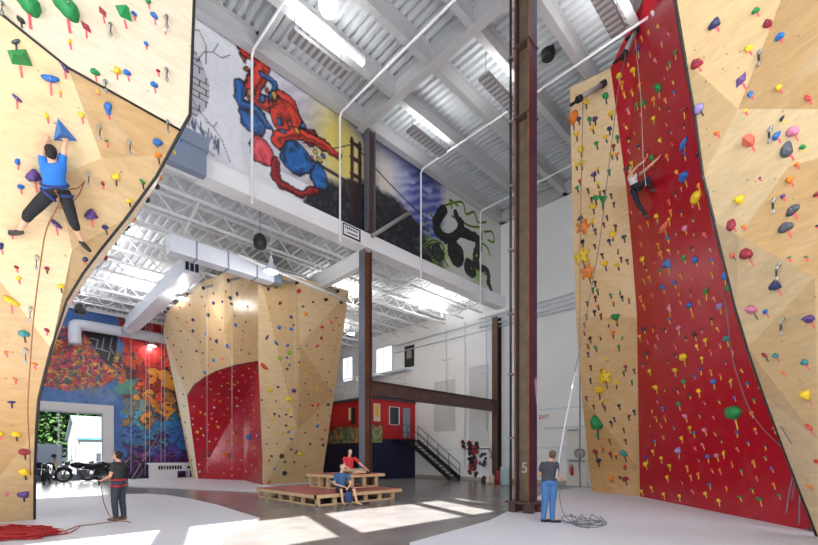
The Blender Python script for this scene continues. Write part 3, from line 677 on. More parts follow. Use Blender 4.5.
def pendant(px, py, d, size, label, glow=True, power=120, dark=False, rodto=None):
    p = D(px, py, d); s = size; t = thing('pendant_lamp', label, 'lamp', p, 'pendant lamps' if not dark else 'black pendant speakers')
    prof = [(.5 * s, 0), (.46 * s, .12 * s), (.3 * s, .5 * s), (.16 * s, .72 * s), (.16 * s, 1.0 * s), (.08 * s, 1.1 * s)]
    b = MB(); ps = [V(p) + V(0, 0, z) for r, z in prof]; b.tube(ps, [r for r, z in prof], 20, 0, False)
    b.build('lamp_shade', M['duct'], t)
    MB().ell(V(p) + V(0, 0, .2 * s), (.36 * s, .36 * s, .2 * s), 14, 8).build('bulb', M['lamp'], t)
    MB().tube([V(p) + V(0, 0, 1.05 * s), V(p.x, p.y, rodto or ZL)], .015, 5).build('hanger_rod', M['duct'], t)
    light('lamp_light', 'POINT', V(p) - V(0, 0, .12), power, (1, .95, .87), shadow_soft_size=.15)
    return t
pendant(271, 272, 16.5, .52, 'white pendant lamp hanging in front of the plywood block, beside the black speaker')
pendant(183, 299, 21, .5, 'white pendant lamp hanging below the grille end of the long duct')
pendant(152, 346, 30, .55, 'small far pendant lamp against the red part of the graffiti wall', power=25)
pendant(351, 334, 27, .5, 'white pendant lamp hanging between the plywood block and the grey column')
pendant(62, 12 + 340, 26, .01 + .4, 'small far pendant lamp near the round cluster of daubs', power=40) if False else None
for (x, y) in ((2.5, 22), (6, 27), (14, 20), (17, 26), (2, 30), (19, 17.5)):  # uplights and their troughs are added to brighten the low bay
    area_on((x, y, 10.3), 150 if x < 7 else 120, 2.4, .5)
    t = tag(MB().box((x - 1.25, y - .14, 10.18), (x + 1.25, y + .14, 10.27)).build('uplight_trough', M['white']), 'slim white uplight trough hung under the low bay joists', 'light fixture', 'slim uplight troughs under the low ceiling')
    for sx in (-1, 1): MB().tube([(x + sx, y, 10.27), (x + sx, y, ZL)], .01, 4).build('hanger_rod', M['white'], t)
def speaker(px, py, d, s, label, zt_):
    p = D(px, py, d); t = thing('pendant_speaker', label, 'speaker', p, 'black pendant speakers')
    pr = [(.40, -.5), (.46, -.42), (.5, -.1), (.42, .3), (.22, .5)]
    MB().tube([V(p) + V(0, 0, z * s) for r, z in pr], [r * s for r, z in pr], 20).build('speaker_body', M['blackplastic'], t)
    MB().tube([V(p) + V(0, 0, -.52 * s), V(p) + V(0, 0, -.5 * s)], .34 * s, 20).build('speaker_grille', M['black'], t)
    MB().tube([V(p) + V(0, 0, .5 * s), V(p.x, p.y, zt_)], .01, 4).build('hanger_cable', M['black'], t)
speaker(260, 241, 15.8, .5, 'black pendant speaker hanging beside the white lamp in front of the plywood block', ZL - .1)
speaker(548, 51, 15.5, .52, 'black pendant speaker hanging right of the tall dark column', ZD)
speaker(80, 309, 22, .55, 'dark dome shaped speaker hanging near the edge of the left climbing wall', ZL - .1)
# globe lamp
p = D(328.5, 6, 13.2); t = thing('globe_lamp', 'round white glowing globe lamp at the top of the picture', 'lamp', p)
MB().ell(p, .3, 20, 12).build('globe', mat('globe_glow', (1, 1, 1), .3, emit=3.5), t); MB().tube([V(p) + V(0, 0, .3), V(p.x, p.y, ZD)], .02, 6).build('hanger_rod', M['black'], t)
light('lamp_light', 'POINT', V(p) - V(0, 0, .36), 60, (1, .97, .92), shadow_soft_size=.2)
# small framed sign on the soffit
s0 = onY(342, 238, YM - .34)
p0 = onY(342.5, 237, YM - .33); p1 = onY(360, 246, YM - .33)
t = tag(MB().box((p0.x, YM - .35, 10.68), (p1.x, YM - .33, 11.18)).build('small_sign', M['white']), 'small white sign with a black frame and two lines of lettering on the soffit', 'sign')
b = MB()
for a_, c_ in (((p0.x, 10.68), (p1.x, 10.74)), ((p0.x, 11.14), (p1.x, 11.18)), ((p0.x, 10.68), (p0.x + .04, 11.18)), ((p1.x - .06, 10.68), (p1.x, 11.18))):
    b.box((a_[0], YM - .37, a_[1]), (c_[0], YM - .35, c_[1]))
b.build('sign_frame', M['black'], t)
b = MB(); w_ = p1.x - p0.x; r = random.Random(2)
for row, (z, n, h_) in enumerate(((10.99, 7, .1), (10.84, 10, .05))):
    for k in range(n):
        x = p0.x + w_ * (.14 + row * .1) + k * w_ * (.72 - row * .12) / n
        b.box((x, YM - .356, z), (x + w_ * .05, YM - .35, z + h_)); b.box((x, YM - .356, z + h_ * r.random() * .8), (x + w_ * .075, YM - .35, z + h_ * r.random() * .5 + h_ * .5))
b.build('lettering', M['black'], t)

# ------------------------------------------------------------------ red and navy room, upper gallery, stairs
X0, Y0 = 18.0, 22.0
t = thing('office_unit', 'red upper room on a navy lower storey built into the far corner', 'room', (X0, Y0, 0))
MB().box((X0, Y0, 0), (XB - .02, 30, 2.77)).build('lower_storey', M['navy'], t)
MB().box((X0, Y0, 2.77), (XB - .02, 30, 5.45)).build('upper_storey', M['redwall'], t)
MB().box((X0 - .12, Y0 - .12, 5.45), (XB - .02, 30, 5.62)).build('roof_edge', mat('grey_roof_edge', s2l(72, 70, 84), .6), t)
def facex(px0, px1, py0, py1, eps=.03):   # rectangle on the Y0 face
    a = onY(px0, py1, Y0); c_ = onY(px1, py0, Y0); return (a.x, a.z, c_.x, c_.z)
x0, z0, x1, z1 = facex(389.5, 398, 408, 424)
f = MB().box((x0 - .05, Y0 - .05, z0 - .05), (x1 + .12, Y0 + .01, z1 + .05)).build('window_frame', M['white'], t); MB().box((x0, Y0 - .07, z0), (x1, Y0 - .05, z1)).build('pane', M['glassdark'], f)
x0, z0, x1, z1 = facex(402.5, 409.5, 408.5, 440)
f = MB().box((x0 - .06, Y0 - .05, 2.8), (x1 + .06, Y0 + .01, z1 + .06)).build('door', M['redwall'], t); MB().box((x0, Y0 - .07, 2.9), (x1, Y0 - .05, z1)).build('pane', mat('blue_grey_glass', s2l(130, 146, 164), .15), f)
x0, z0, x1, z1 = facex(373.5, 380, 404, 421)
f = MB().box((x0, Y0 - .04, z0), (x1, Y0 - .01, z1)).build('poster', mat('cream_poster', s2l(226, 214, 190), .6), t)
MB().box((x0 + .12, Y0 - .05, z0 + .3), (x1 - .12, Y0 - .04, z1 - .12)).build('poster_mark', mat('yellow_print', s2l(224, 184, 60), .6), f)
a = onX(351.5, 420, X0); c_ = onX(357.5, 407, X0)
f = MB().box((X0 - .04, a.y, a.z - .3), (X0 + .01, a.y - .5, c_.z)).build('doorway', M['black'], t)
MB().box((X0 - .05, a.y, a.z), (X0 + .01, a.y + .3, c_.z)).build('door_jamb', mat('cream_trim', s2l(224, 210, 180), .6), t)
def strip(U, W):
    n = fbm(U, W, 2.2, 77); n2 = fbm(U, W, 5, 78); img = np.zeros(U.shape + (3,)) + np.array([150, 34, 40.])
    top = 1.0 + .6 * (fbm(U, W * 0, 2.5, 79) - .3); m_ = ((top - W) * 8); img = mixc(img, m_, (92, 124, 104)); img = mixc(img, (m_ > 0) * (n > .52), (150, 158, 110)); img = mixc(img, (m_ > 0) * (np.abs(n2 - .5) < .04), (40, 50, 50))
    img = mixc(img, (m_ > 0) * (n < .38), (206, 130, 60)); return img
for (o_, ux, wd, nm) in (((X0 - .02, 29.9, 2.5), (0, -1, 0), 7.8, 'graffiti_strip'), ((X0, Y0 - .02, 2.5), (1, 0, 0), .95, 'graffiti_strip')):
    ob = paint_wall(nm, o_, ux, (0, 0, 1), wd, 1.3, int(wd * 20) + 4, 28, strip, paintmat('strip_paint')); ob.parent = t; ob.location = V(o_) - ORG[t.name]
# gallery on its roof
t = thing('gallery_railing', 'pale metal railing around the gallery above the red room', 'railing', (X0, Y0, 5.62))
for z in (6.1, 6.6, 7.1):
    MB().tube([(X0, 30, z), (X0, Y0, z), (XB - .3, Y0, z)], .03, 6).build('rail', M['duct'], t)
for (x, y) in [(X0, Y0 + 1.6 * k) for k in range(5)] + [(X0 + 1.4 * k, Y0) for k in (1, 2)]: MB().tube([(x, y, 5.62), (x, y, 7.1)], .03, 6).build('post', M['duct'], t)
t = thing('wall_shelf', 'long pale shelf under the high windows above the red room', 'shelf', (XB - .3, 23, 7.6))
MB().box((XB - .6, 22.3, 7.95), (XB, 27.8, 8.12)).build('shelf_board', M['duct'], t); MB().box((XB - .55, 22.35, 6.9), (XB - .5, 27.7, 7.0)).build('lower_rail', M['duct'], t)
for y in (22.4, 24.2, 26, 27.6): MB().box((XB - .55, y, 5.63), (XB - .5, y + .05, 7.95)).build('bracket', M['duct'], t)
for k, (y, z, s, c_, nm) in enumerate(((22.8, 5.65, .5, 'red', 'round red bundle'), (24.75, 5.65, .45, 'black', 'black holdall'), (25.5, 5.65, .5, 'heater', 'grey box'), (26.2, 5.65, .4, 'black', 'black crate'), (23.75, 5.65, .35, 'steelgrey', 'blue-grey sack'))):
    o = MB(); o.ell((XB - .95, y, z + s), (.4, .38, s), 14, 10) if k in (0, 1, 4) else o.cbox((XB - .95, y, z + s), (.5, .5, 2 * s))
    tag(o.build('stored_item', M['redwall'] if c_ == 'red' else M[c_]), nm + ' stored on the gallery floor above the red room', 'storage')
tag(MB().box((XB - .06, 22.1, 8.25), (XB - .01, 23.1, 9.85)).box((XB - .065, 22.35, 8.9), (XB - .055, 22.85, 9.5), 1).build('dark_poster', [M['black'], M['heater']]), 'tall dark poster with a pale figure shape on the high white wall', 'poster')
for k, (a_, b_) in enumerate((((377, 343), (392, 374)), ((343.5, 352), (352.5, 380)))):
    p0 = onX(a_[0], a_[1], XB - .05); p1 = onX(b_[0], b_[1], XB - .05)
    f = struct(MB().box((XB - .08, p1.y - .12, p1.z - .12), (XB - .01, p0.y + .12, min(p0.z, 10.2) + .12)).build('window_%d' % (k + 1), M['duct']))
    MB().box((XB - .1, p1.y, p1.z), (XB - .08, p0.y, min(p0.z, 10.2))).build('pane', M['lit'], f)
    MB().box((XB - .12, (p0.y + p1.y) / 2 - .03, p1.z), (XB - .1, (p0.y + p1.y) / 2 + .03, min(p0.z, 10.2))).build('mullion', M['duct'], f)
# stairs
t = thing('staircase', 'black open metal staircase coming down from the red room', 'stairs', (21.3, 17.4, 0))
ya, yb, zt_ = 21.3, 17.45, 2.75; xs = (20.75, 21.75)
for x in xs: MB().bar((x, ya, zt_ - .1), (x, yb, .0 + .12), .05, .28).build('stringer', M['black'], t)
n = 13
for k in range(n):
    f_ = (k + .5) / n; MB().box((xs[0], yb + (ya - yb) * f_ - .13, zt_ * f_ + .06), (xs[1], yb + (ya - yb) * f_ + .13, zt_ * f_ + .1)).build('tread', M['black'], t)
MB().box((xs[0] - .9, 21.2, 2.62), (xs[1], 21.98, 2.72)).build('landing', M['black'], t)
for x in xs:
    for z in (.5, 1.0): MB().tube([(x, ya, zt_ + z), (x, yb, .1 + z)], .022, 6).build('handrail', M['black'], t)
    for k in range(5):
        f_ = k / 4; MB().tube([(x, yb + (ya - yb) * f_, zt_ * f_), (x, yb + (ya - yb) * f_, .1 + (zt_ - .1) * f_ + 1.0)], .02, 6).build('baluster', M['black'], t)
for z in (.5, 1.0): MB().tube([(xs[0] - .9, 21.25, zt_ + z), (xs[0], 21.25, zt_ + z)], .022, 6).build('handrail', M['black'], t)
MB().tube([(xs[0] - .9, 21.25, 2.7), (xs[0] - .9, 21.25, 3.75)], .022, 6).build('baluster', M['black'], t)
# ------------------------------------------------------------------ tiered platforms
def platform(name, x0, x1, y0, y1, z0, z1, label, n1, n2, trim=True):
    t = thing(name, label, 'platform', ((x0 + x1) / 2, (y0 + y1) / 2, z0))
    MB().box((x0 - .12, y0 - .12, z1 - .05), (x1 + .25, y1, z1)).build('deck_board', M['redcarpet'], t)
    MB().box((x0 - .13, y0 - .13, z1 - .12), (x1 + .25, y0 - .07, z1 - .01)).box((x0 - .13, y0 - .13, z1 - .12), (x0 - .07, y1, z1 - .01)).build('edge_board', M['woodframe'], t)
    MB().box((x0, y0, z0), (x1, y0 + .05, z0 + .05)).box((x0, y0, z0), (x0 + .05, y1, z0 + .05)).box((x0, y1 - .05, z0), (x1, y1, z0 + .05)).box((x1 - .05, y0, z0), (x1, y1, z0 + .05)).build('bottom_rail', M['woodframe'], t)
    for k in range(n1):
        x = x0 + (x1 - x0 - .14) * k / (n1 - 1); MB().box((x, y0, z0 + .05), (x + .14, y0 + .09, z1 - .05)).build('leg', M['woodframe'], t)
        MB().box((x, y1 - .09, z0 + .05), (x + .14, y1, z1 - .05)).build('leg', M['woodframe'], t)
    for k in range(1, n2):
        y = y0 + (y1 - y0 - .14) * k / n2; MB().box((x0, y, z0 + .05), (x0 + .09, y + .14, z1 - .05)).build('leg', M['woodframe'], t)
    return t
platform('lower_platform', 7.35, 10.75, 11.75, 15.9, 0, .38, 'low wide timber platform with a red-brown top in front of the plywood block', 6, 5)
platform('upper_platform', 9.0, 10.95, 12.95, 14.9, .38, .92, 'smaller raised timber platform with a red-brown top standing on the low one', 4, 3)
# bench / counter with painted logos at the far wall
p = onY(163, 470, 33.3)
t = thing('side_table', 'long low white table with dark painted marks along its front by the graffiti wall', 'table', (p.x, 33.3, .05))
x0 = onY(148, 470, 33.3).x; x1 = onY(190, 470, 33.3).x
MB().box((x0, 33.0, 1.0), (x1, 33.7, 1.1)).build('tabletop', M['white'], t); MB().box((x0, 32.98, .52), (x1, 33.04, 1.0)).build('front_panel', M['white'], t)
for x in (x0 + .1, (x0 + x1) / 2, x1 - .2): MB().box((x, 33.05, .05), (x + .1, 33.6, 1.0)).build('leg', M['white'], t)
MB().box((x0 + .05, 32.96, .05), (x0 + 1.75, 33.0, .52)).build('side_panel', M['white'], t)
b = MB(); r = random.Random(5)
for k in range(9):
    x = x0 + .55 + k * .17; b.box((x, 32.965, .64), (x + .12, 32.98, .9))
for k in range(5): b.ell((x0 + 2.5 + k * .2, 32.97, .76 + .05 * math.sin(k * 2)), (.14, .01, .09), 10, 6)
b.build('painted_marks', M['blackplastic'], t)

# ------------------------------------------------------------------ clutter by the back wall
def blob_plant(px, py, x, label, cols, s=1.0, seed=1):
    p = onX(px, py, x); r = random.Random(seed); t = thing('draped_gear', label, 'climbing gear', (p.x, p.y, p.z))
    for ci, (c_, nm) in enumerate(cols):
        b = MB()
        for k in range(9):
            q = V(p.x + r.uniform(-.15, .1), p.y + r.uniform(-.28, .28) * s, p.z + r.uniform(-.45, .45) * s)
            b.ell(q, (r.uniform(.06, .12) * s, r.uniform(.07, .14) * s, r.uniform(.08, .2) * s), 10, 7)
        b.build(nm, c_, t)
    return t
hr = mat('faded_red_webbing', s2l(150, 50, 62), .8); hg = mat('slate_webbing', s2l(76, 82, 92), .8); hk = mat('black_webbing', s2l(40, 38, 44), .8)
blob_plant(474, 452, 22.1, 'red and dark harnesses bunched on hooks on the back wall', [(hr, 'red_harness'), (hk, 'dark_harness')], 1.3, 2)
blob_plant(473, 468, 22.1, 'lower bunch of dark red straps hanging near the floor by the back wall', [(hr, 'red_strap'), (hk, 'dark_strap')], 1.0, 3)
blob_plant(482, 460, 22.1, 'slate grey bag slung beside the red harnesses', [(hg, 'grey_bag')], 1.0, 4)
blob_plant(464, 444, 22.12, 'small dark red bundle hooked highest on the back wall', [(hr, 'red_bundle'), (hk, 'dark_bundle')], .55, 5)
blob_plant(492, 454, 22.1, 'small red and white bundle beside the far dark column', [(hr, 'red_bundle'), (M['white_cloth'], 'white_bundle')], .5, 6)
tag(MB().bar((21.9, 17.2, 2.05), (21.9, 15.2, 2.05), .05, .05).build('hook_rail', M['black']), 'dark hook rail above the hanging harnesses', 'rail')
for k, (px, c_, h_) in enumerate(((492, s2l(206, 180, 160), .55), (498, s2l(150, 40, 44), .75), (503, s2l(160, 56, 48), .6), (487, s2l(214, 196, 176), .35), (484, s2l(50, 46, 46), .45))):
    p = onZ(px, 483.5, 0); rr = .16
    tag(MB().lathe((p.x, p.y, 0), [(rr * .8, 0), (rr, .03), (rr, h_ * .7), (rr * .6, h_ * .85), (rr * .45, h_)], 14).build('canister', mat('canister_paint', c_, .4)),
        ['cream canister standing left of the red ones by the dark column', 'taller red canister beside the base of the far dark column', 'shorter red canister beside the base of the far dark column', 'small cream pot on the floor by the back wall', 'small black pot on the floor by the back wall'][k], 'canister', 'canisters by the back wall')
p = onZ(505.5, 485, 0)
t = tag(MB().lathe((p.x, p.y, 0), [(.26, 0), (.29, .03), (.3, .3), (.29, .34), (.3, .38), (.3, .62), (.29, .66), (.3, .7), (.3, .95), (.25, 1.0)], 20).build('barrel', M['barrel']), 'pale blue plastic barrel between the two dark columns', 'barrel')
MB().lathe((p.x, p.y, .995), [(.24, 0), (.24, .03)], 20).build('lid', M['duct'], t)
# big banner pole and tripod gear by the graffiti wall
p = onZ(131, 480, .05)
tag(MB().tube([p + V(0, 0, 0), onY(158, 436, p.y + 1)], .03, 6).build('leaning_pole', M['heater']), 'thin grey pole leaning beside the standing man at left', 'pole')
b = MB(); c_ = p + V(.25, .3, .75)
for a0_ in range(0, 1): b.tube([c_ + V(math.cos(a) * .5, 0, math.sin(a) * .65) for a in [k * 2 * PI / 24 for k in range(25)]], .07, 8)
t = tag(b.build('bicycle_wheel', M['blackplastic']), 'dark upright bicycle wheel shape standing against the graffiti wall', 'wheel')
MB().bar(c_ + V(-.5, 0, 0), c_ + V(.5, 0, 0), .03, .03).bar(c_ + V(0, 0, -.65), c_ + V(0, 0, .65), .03, .03).build('spoke', M['black'], t)

# ------------------------------------------------------------------ climbing walls
WALLS = []
def tri_wall(name, label, verts, faces, mats, thick, cat='climbing wall', trims=(), away=None):
    """verts: 3-D points; faces: (index list, material index). One mesh, solid with a backing."""
    me = bpy.data.meshes.new(name); me.from_pydata([tuple(v) for v in verts], [], [f for f, _ in faces])
    for m_ in mats: me.materials.append(m_)
    for p_, (f, mi) in zip(me.polygons, faces): p_.material_index = mi
    bm_ = bmesh.new(); bm_.from_mesh(me); bmesh.ops.triangulate(bm_, faces=[f for f in bm_.faces if len(f.verts) > 3])
    bmesh.ops.recalc_face_normals(bm_, faces=bm_.faces)
    bm_.faces.ensure_lookup_table()
    c = sum((f.calc_center_median() for f in bm_.faces), Vector()) / len(bm_.faces)
    s_ = sum(f.normal.dot(CAM - f.calc_center_median()) for f in bm_.faces)
    if s_ < 0: bmesh.ops.reverse_faces(bm_, faces=bm_.faces)
    bm_.to_mesh(me)
    WALLS.append((name, label, BVHTree.FromBMesh(bm_))); bm_.free()
    org = Vector((c.x, c.y, 0)); me.transform(Matrix.Translation(-org))
    o = bpy.data.objects.new(name, me); COL.objects.link(o); o.location = org; ORG[o.name] = org
    if thick:
        md = o.modifiers.new('panel_thickness', 'SOLIDIFY'); md.thickness = thick; md.offset = -1
    tag(o, label, cat)
    for k, pts in enumerate(trims): MB().tube(pts, .028 if k == 0 else .018, 6).build('edge_trim', M['edge'], o)
    return o
PLY = [M['ply_cream'], M['ply_a'], M['ply_b'], M['ply_c'], M['ply_d']]  # panel tints carry the facets' light and shade in their colour
# left lead wall : leans out over the mat from Y=14 at the floor to Y=8.3 at 7.7 m, upright above
def LP(px, py, k=1.0):
    r = ray(px, py) / F; d = (14 - .74 * CH) / (r.y + .74 * r.z); p = CAM + r * d
    if p.z > 7.7: p = CAM + r * (8.3 / r.y)
    return CAM + (p - CAM) * k
lv = {'E0': (34.5, 521.5), 'E1': (35, 470), 'E2': (36.5, 430), 'E3': (38.6, 400), 'E4': (45.5, 371), 'E5': (55, 335), 'E6': (66, 301), 'E7': (83, 273), 'E8': (101, 249), 'E9': (126, 218), 'E10': (156, 177), 'E11': (168, 155), 'E12': (181, 131),
      'T1': (190, 115), 'T2': (195, -20), 'T3': (196, -60), 'C0': (-110, -66), 'C1': (-2, 12), 'C2': (68, 68), 'T4': (-110, -160), 'a': (102, 158), 'c': (56, 176), 'e': (72, 250), 'f': (-2, 128), 'Lf': (-110, 60), 'g': (-2, 278), 'Lg': (-110, 190), 'h': (51, 349),
      'L0': (-110, 530.5), 'i': (36.5, 432), 'j': (-2, 478), 'Lj': (-110, 440), 'k': (20, 524)}
kk = {'a': .985, 'e': .98, 'f': 1.0, 'g': 1.0, 'c': .99}
names = list(lv); LV = []
for n_ in names:
    px, py = lv[n_]
    if n_ in ('L0', 'E0', 'k'): p = onY(px, 500, 14.0); p.z = 0.0; p = V(p.x, 14.0, .05)
    else: p = LP(px, py, kk.get(n_, 1))
    if n_ in ('C0', 'C1', 'C2', 'E12'): r = ray(px, py); p = CAM + r * (8.3 / r.y)
    LV.append(p)
ix = lambda s: [names.index(q) for q in s.split()]
LF = [(ix('T4 C0 C1 C2 E12 T1 T2 T3'), 0), (ix('C2 E12 E11 a'), 3), (ix('C0 C1 C2 a c f Lf'), 1), (ix('a E11 E10 E9 e c'), 2), (ix('f c e'), 1),
      (ix('f e h g'), 1), (ix('Lf f g Lg'), 2), (ix('e E9 E8 E7 E6 E5 h'), 2), (ix('g h E4 E3 E2 j'), 3), (ix('Lg g j Lj'), 3), (ix('Lj j E2 E1 E0 k L0'), 2)]
LWO = tri_wall('climbing_wall', 'large overhanging plywood climbing wall with a curved black edge at the left', LV, LF, PLY, .14,
    trims=[[LV[names.index(n_)] for n_ in ('E0 E1 E2 E3 E4 E5 E6 E7 E8 E9 E10 E11 E12 T1 T2 T3').split()], [LV[names.index(n_)] + V(0, -.01, 0) for n_ in ('C0', 'C1', 'C2', 'E12')]])
# narrow white return panel behind the curved edge
b = MB(); E = [LV[names.index(n_)] for n_ in ('E4 E5 E6 E7 E8 E9 E10 E11').split()]; wd = [.0, .03, .06, .09, .1, .08, .05, .02]
for i in range(len(E) - 1):
    q = lambda k: E[k] + V(.02 + wd[k], .25, 0)
    b.add([E[i] + V(.02, .02, 0), E[i + 1] + V(.02, .02, 0), q(i + 1), q(i)], [(0, 1, 2, 3)])
b.build('return_panel', M['ply_cream'], LWO, clean=False)
RETB = None
# right lead wall
def dl(py): # depth along the curved edge
    y0, y1 = 0, 539; t = (py - y0) / (y1 - y0); return 1 / ((1 - t) / 7.55 + t / 8.29)
we = [(673, -40), (675, 0), (685, 60), (695, 116), (703, 176), (714.5, 222), (726, 269), (736, 310), (747.5, 348), (764, 396), (787, 458), (805.5, 506), (817, 539)]
wi = {'u': (738, 109, 7.05), 'v': (865, 146, 5.75), 'w': (789, 166, 6.55), 'k': (739, 236, 7.25), 'q': (815, 277, 6.35), 'qq': (870, 302, 5.85), 's': (797, -40, 6.45), 'ss': (870, -40, 5.6), 'm': (818, 440, 6.95), 'mm': (870, 470, 6.45), 'z': (870, 560, 6.63)}
WV = [D(x, y, dl(y)) for x, y in we]; WV[-1].z = .05; wn = list(wi); WV += [D(*wi[k]) for k in wn]; o_ = len(we); WV[o_ + wn.index('z')].z = .05
for a_, c_ in (('s', 'ss'), ('w', 'v'), ('q', 'qq'), ('m', 'mm')): i_, j_ = o_ + wn.index(a_), o_ + wn.index(c_); WV[j_] = WV[i_] + (WV[j_] - WV[i_]) * 2.3
j_ = o_ + wn.index('z'); WV[j_] = WV[o_ - 1] + (WV[j_] - WV[o_ - 1]) * 2.3; WV[j_].z = .05
W_ = lambda s: [int(q) if q.isdigit() else o_ + wn.index(q) for q in s.split()]
WF = [(W_('0 1 2 3 4 u s'), 2), (W_('s u v ss'), 3), (W_('u 4 5 k w v'), 1), (W_('w k q qq v'), 3), (W_('k 5 6 7 8 q'), 1), (W_('q 8 9 m mm qq'), 2), (W_('9 10 11 12 z mm m'), 1)]
tri_wall('climbing_wall', 'near plywood climbing wall with a leaning black edge along the right side', WV, WF, PLY, .12, trims=[WV[:o_]])
# narrow plywood wall and tall red wall
def row(py, base, top, yb, yt): # 1/d interpolation between base and top rows
    t = (yb - py) / (yb - yt); return 1 / ((1 - t) / base + t / top)
ZT = 16.3
nl = [(592, 491.5), (589, 470), (582, 398), (576, 317), (573.5, 240), (572, 188), (570, 88)]
nr = [(640, 496.5), (640.5, 470), (638, 398), (637, 317), (632, 250), (626, 185), (610.5, 68)]
NL = [D(x, y, row(y, 18.9, 15.7, 491.5, 88)) for x, y in nl]; NR = [D(x, y, row(y, 16.8, 14.9, 496.5, 68)) for x, y in nr]
NL[0] = onZ(*nl[0], .05); NR[0] = onZ(*nr[0], .05)
NV = NL + NR; n7 = len(NL); NF = []
for i in range(n7 - 1): NF.append(([i, i + 1, n7 + i + 1, n7 + i], (4, 3, 2, 2, 2, 1)[i] if i else 4))
NF = [([0, 1, 2, n7 + 1, n7], 4), ([2, n7 + 2, n7 + 1], 3), ([2, 3, n7 + 3, n7 + 2], 3), ([3, 4, n7 + 3], 2), ([4, n7 + 4, n7 + 3], 2), ([4, 5, n7 + 5, n7 + 4], 2), ([5, 6, n7 + 6, n7 + 5], 1)]
tri_wall('climbing_wall', 'tall narrow plywood climbing wall left of the red wall', NV, NF, PLY, .2)
RR = [V(11.9, .1, .05), V(11.95, .4, 5), V(12.1, 1.3, 10), V(12.3, 2.3, 16.3)]
top2 = onZ(640, 6, 16.2)
RV = NR + RR + [top2, V(14.0, 4.0, 16.3)]; a_ = n7
RF = [([0, 1, 2, a_ + 1, a_], 0), ([2, 3, 4, a_ + 2, a_ + 1], 0), ([4, 5, 6, a_ + 4, a_ + 3, a_ + 2], 0)]
tri_wall('climbing_wall', 'tall glossy red climbing wall between the two plywood walls at right', RV, RF, [M['red']], .1)
# free-standing block with the red alcove
TL, TC, TR = V(7.8, 29.8, 10.3), V(8.4, 18.3, 9.75), V(13.5, 18.5, 10.2)
BC, BR, BL = V(10.2, 21.5, .05), V(13.8, 21.5, .05), V(9.6, 30.2, .05)
pn = (TC - TL).cross(BC - TL).normalized()
def lp(px, py): r = ray(px, py); return CAM + r * ((TL - CAM).dot(pn) / r.dot(pn))
rn = (TC - TR).cross(BC - TR).normalized()
def rp(px, py, k=1.): r = ray(px, py); return CAM + r * ((TC - CAM).dot(rn) / r.dot(rn)) * k
BLo = lp(192.5, 480); BLo.z = .05; R0 = lp(198, 480); R0.z = .05
bv = {'TL': lp(167, 312), 'TLb': lp(163, 330), 'T1': lp(200, 283), 'T2': lp(225, 273), 'TC': lp(258, 267), 'arc1': lp(187, 396), 'arc2': lp(193, 386), 'arc3': lp(203, 378), 'arc4': lp(216, 371), 'arc5': lp(235, 365), 'arc6': lp(258.4, 361),
      'BC': BC, 'R0': R0, 'BLo': BLo, 'x1': lp(224, 330), 'x2': lp(196, 340),
      'RT1': rp(296, 277), 'RT2': rp(349, 291), 'RM': rp(334, 395), 'BR': BR, 'y1': rp(300, 345, .992), 'y2': rp(297, 430, .99),
      'bk1': V(14.2, 31, 10.2), 'bk2': V(14.2, 31, .05), 'bk3': V(8.2, 31.2, 10.2), 'bk4': V(9.8, 31.2, .05)}
bn = list(bv); B_ = lambda s: [bn.index(q) for q in s.split()]
BV = [bv[k] for k in bn]
BF = [(B_('TL T1 x1 x2'), 2), (B_('T1 T2 x1'), 1), (B_('T2 TC x1'), 2), (B_('TC arc6 arc5 x1'), 3), (B_('x1 arc5 arc4 arc3 x2'), 2), (B_('TL x2 arc3 arc2 arc1 TLb'), 1), (B_('TLb arc1 R0 BLo'), 0),
      (B_('TC RT1 y1'), 2), (B_('RT1 RT2 y1'), 1), (B_('RT2 RM y1'), 2), (B_('RM y2 y1'), 3), (B_('TC y1 y2'), 2), (B_('TC y2 BC arc6'), 1), (B_('RM BR y2'), 2), (B_('BR BC y2'), 2),
      (B_('RT2 RM BR bk2 bk1'), 4), (B_('bk1 bk2 bk4 bk3'), 3), (B_('bk3 bk4 BLo TLb TL'), 2)]
BLK = tri_wall('climbing_wall', 'free-standing flared plywood climbing block with a red alcove', BV, BF, PLY, .1)
I0 = V(11.3, 26.6, .05); I1 = V(11.3, 26.6, 5.35)
b = MB(); b.add([bv['R0'], I0, I1, bv['arc1']], [(0, 1, 2, 3)]); b.add([I0, BC, bv['arc6'], I1], [(0, 1, 2, 3)])
arcs = [bv['arc%d' % k] for k in range(1, 7)]
for i in range(5): b.add([arcs[i], arcs[i + 1], I1], [(0, 1, 2)])
alc = b.build('red_alcove', M['red'], BLK, clean=False)
bm_ = bmesh.new(); bm_.from_mesh(alc.data)
for v_ in bm_.verts: v_.co += ORG[alc.name]
WALLS.append(('alcove', 'red alcove of the plywood block', BVHTree.FromBMesh(bm_))); bm_.free()
# curved black line where the alcove is cut
MB().tube(arcs, .02, 5).build('edge_trim', M['edge'], BLK)

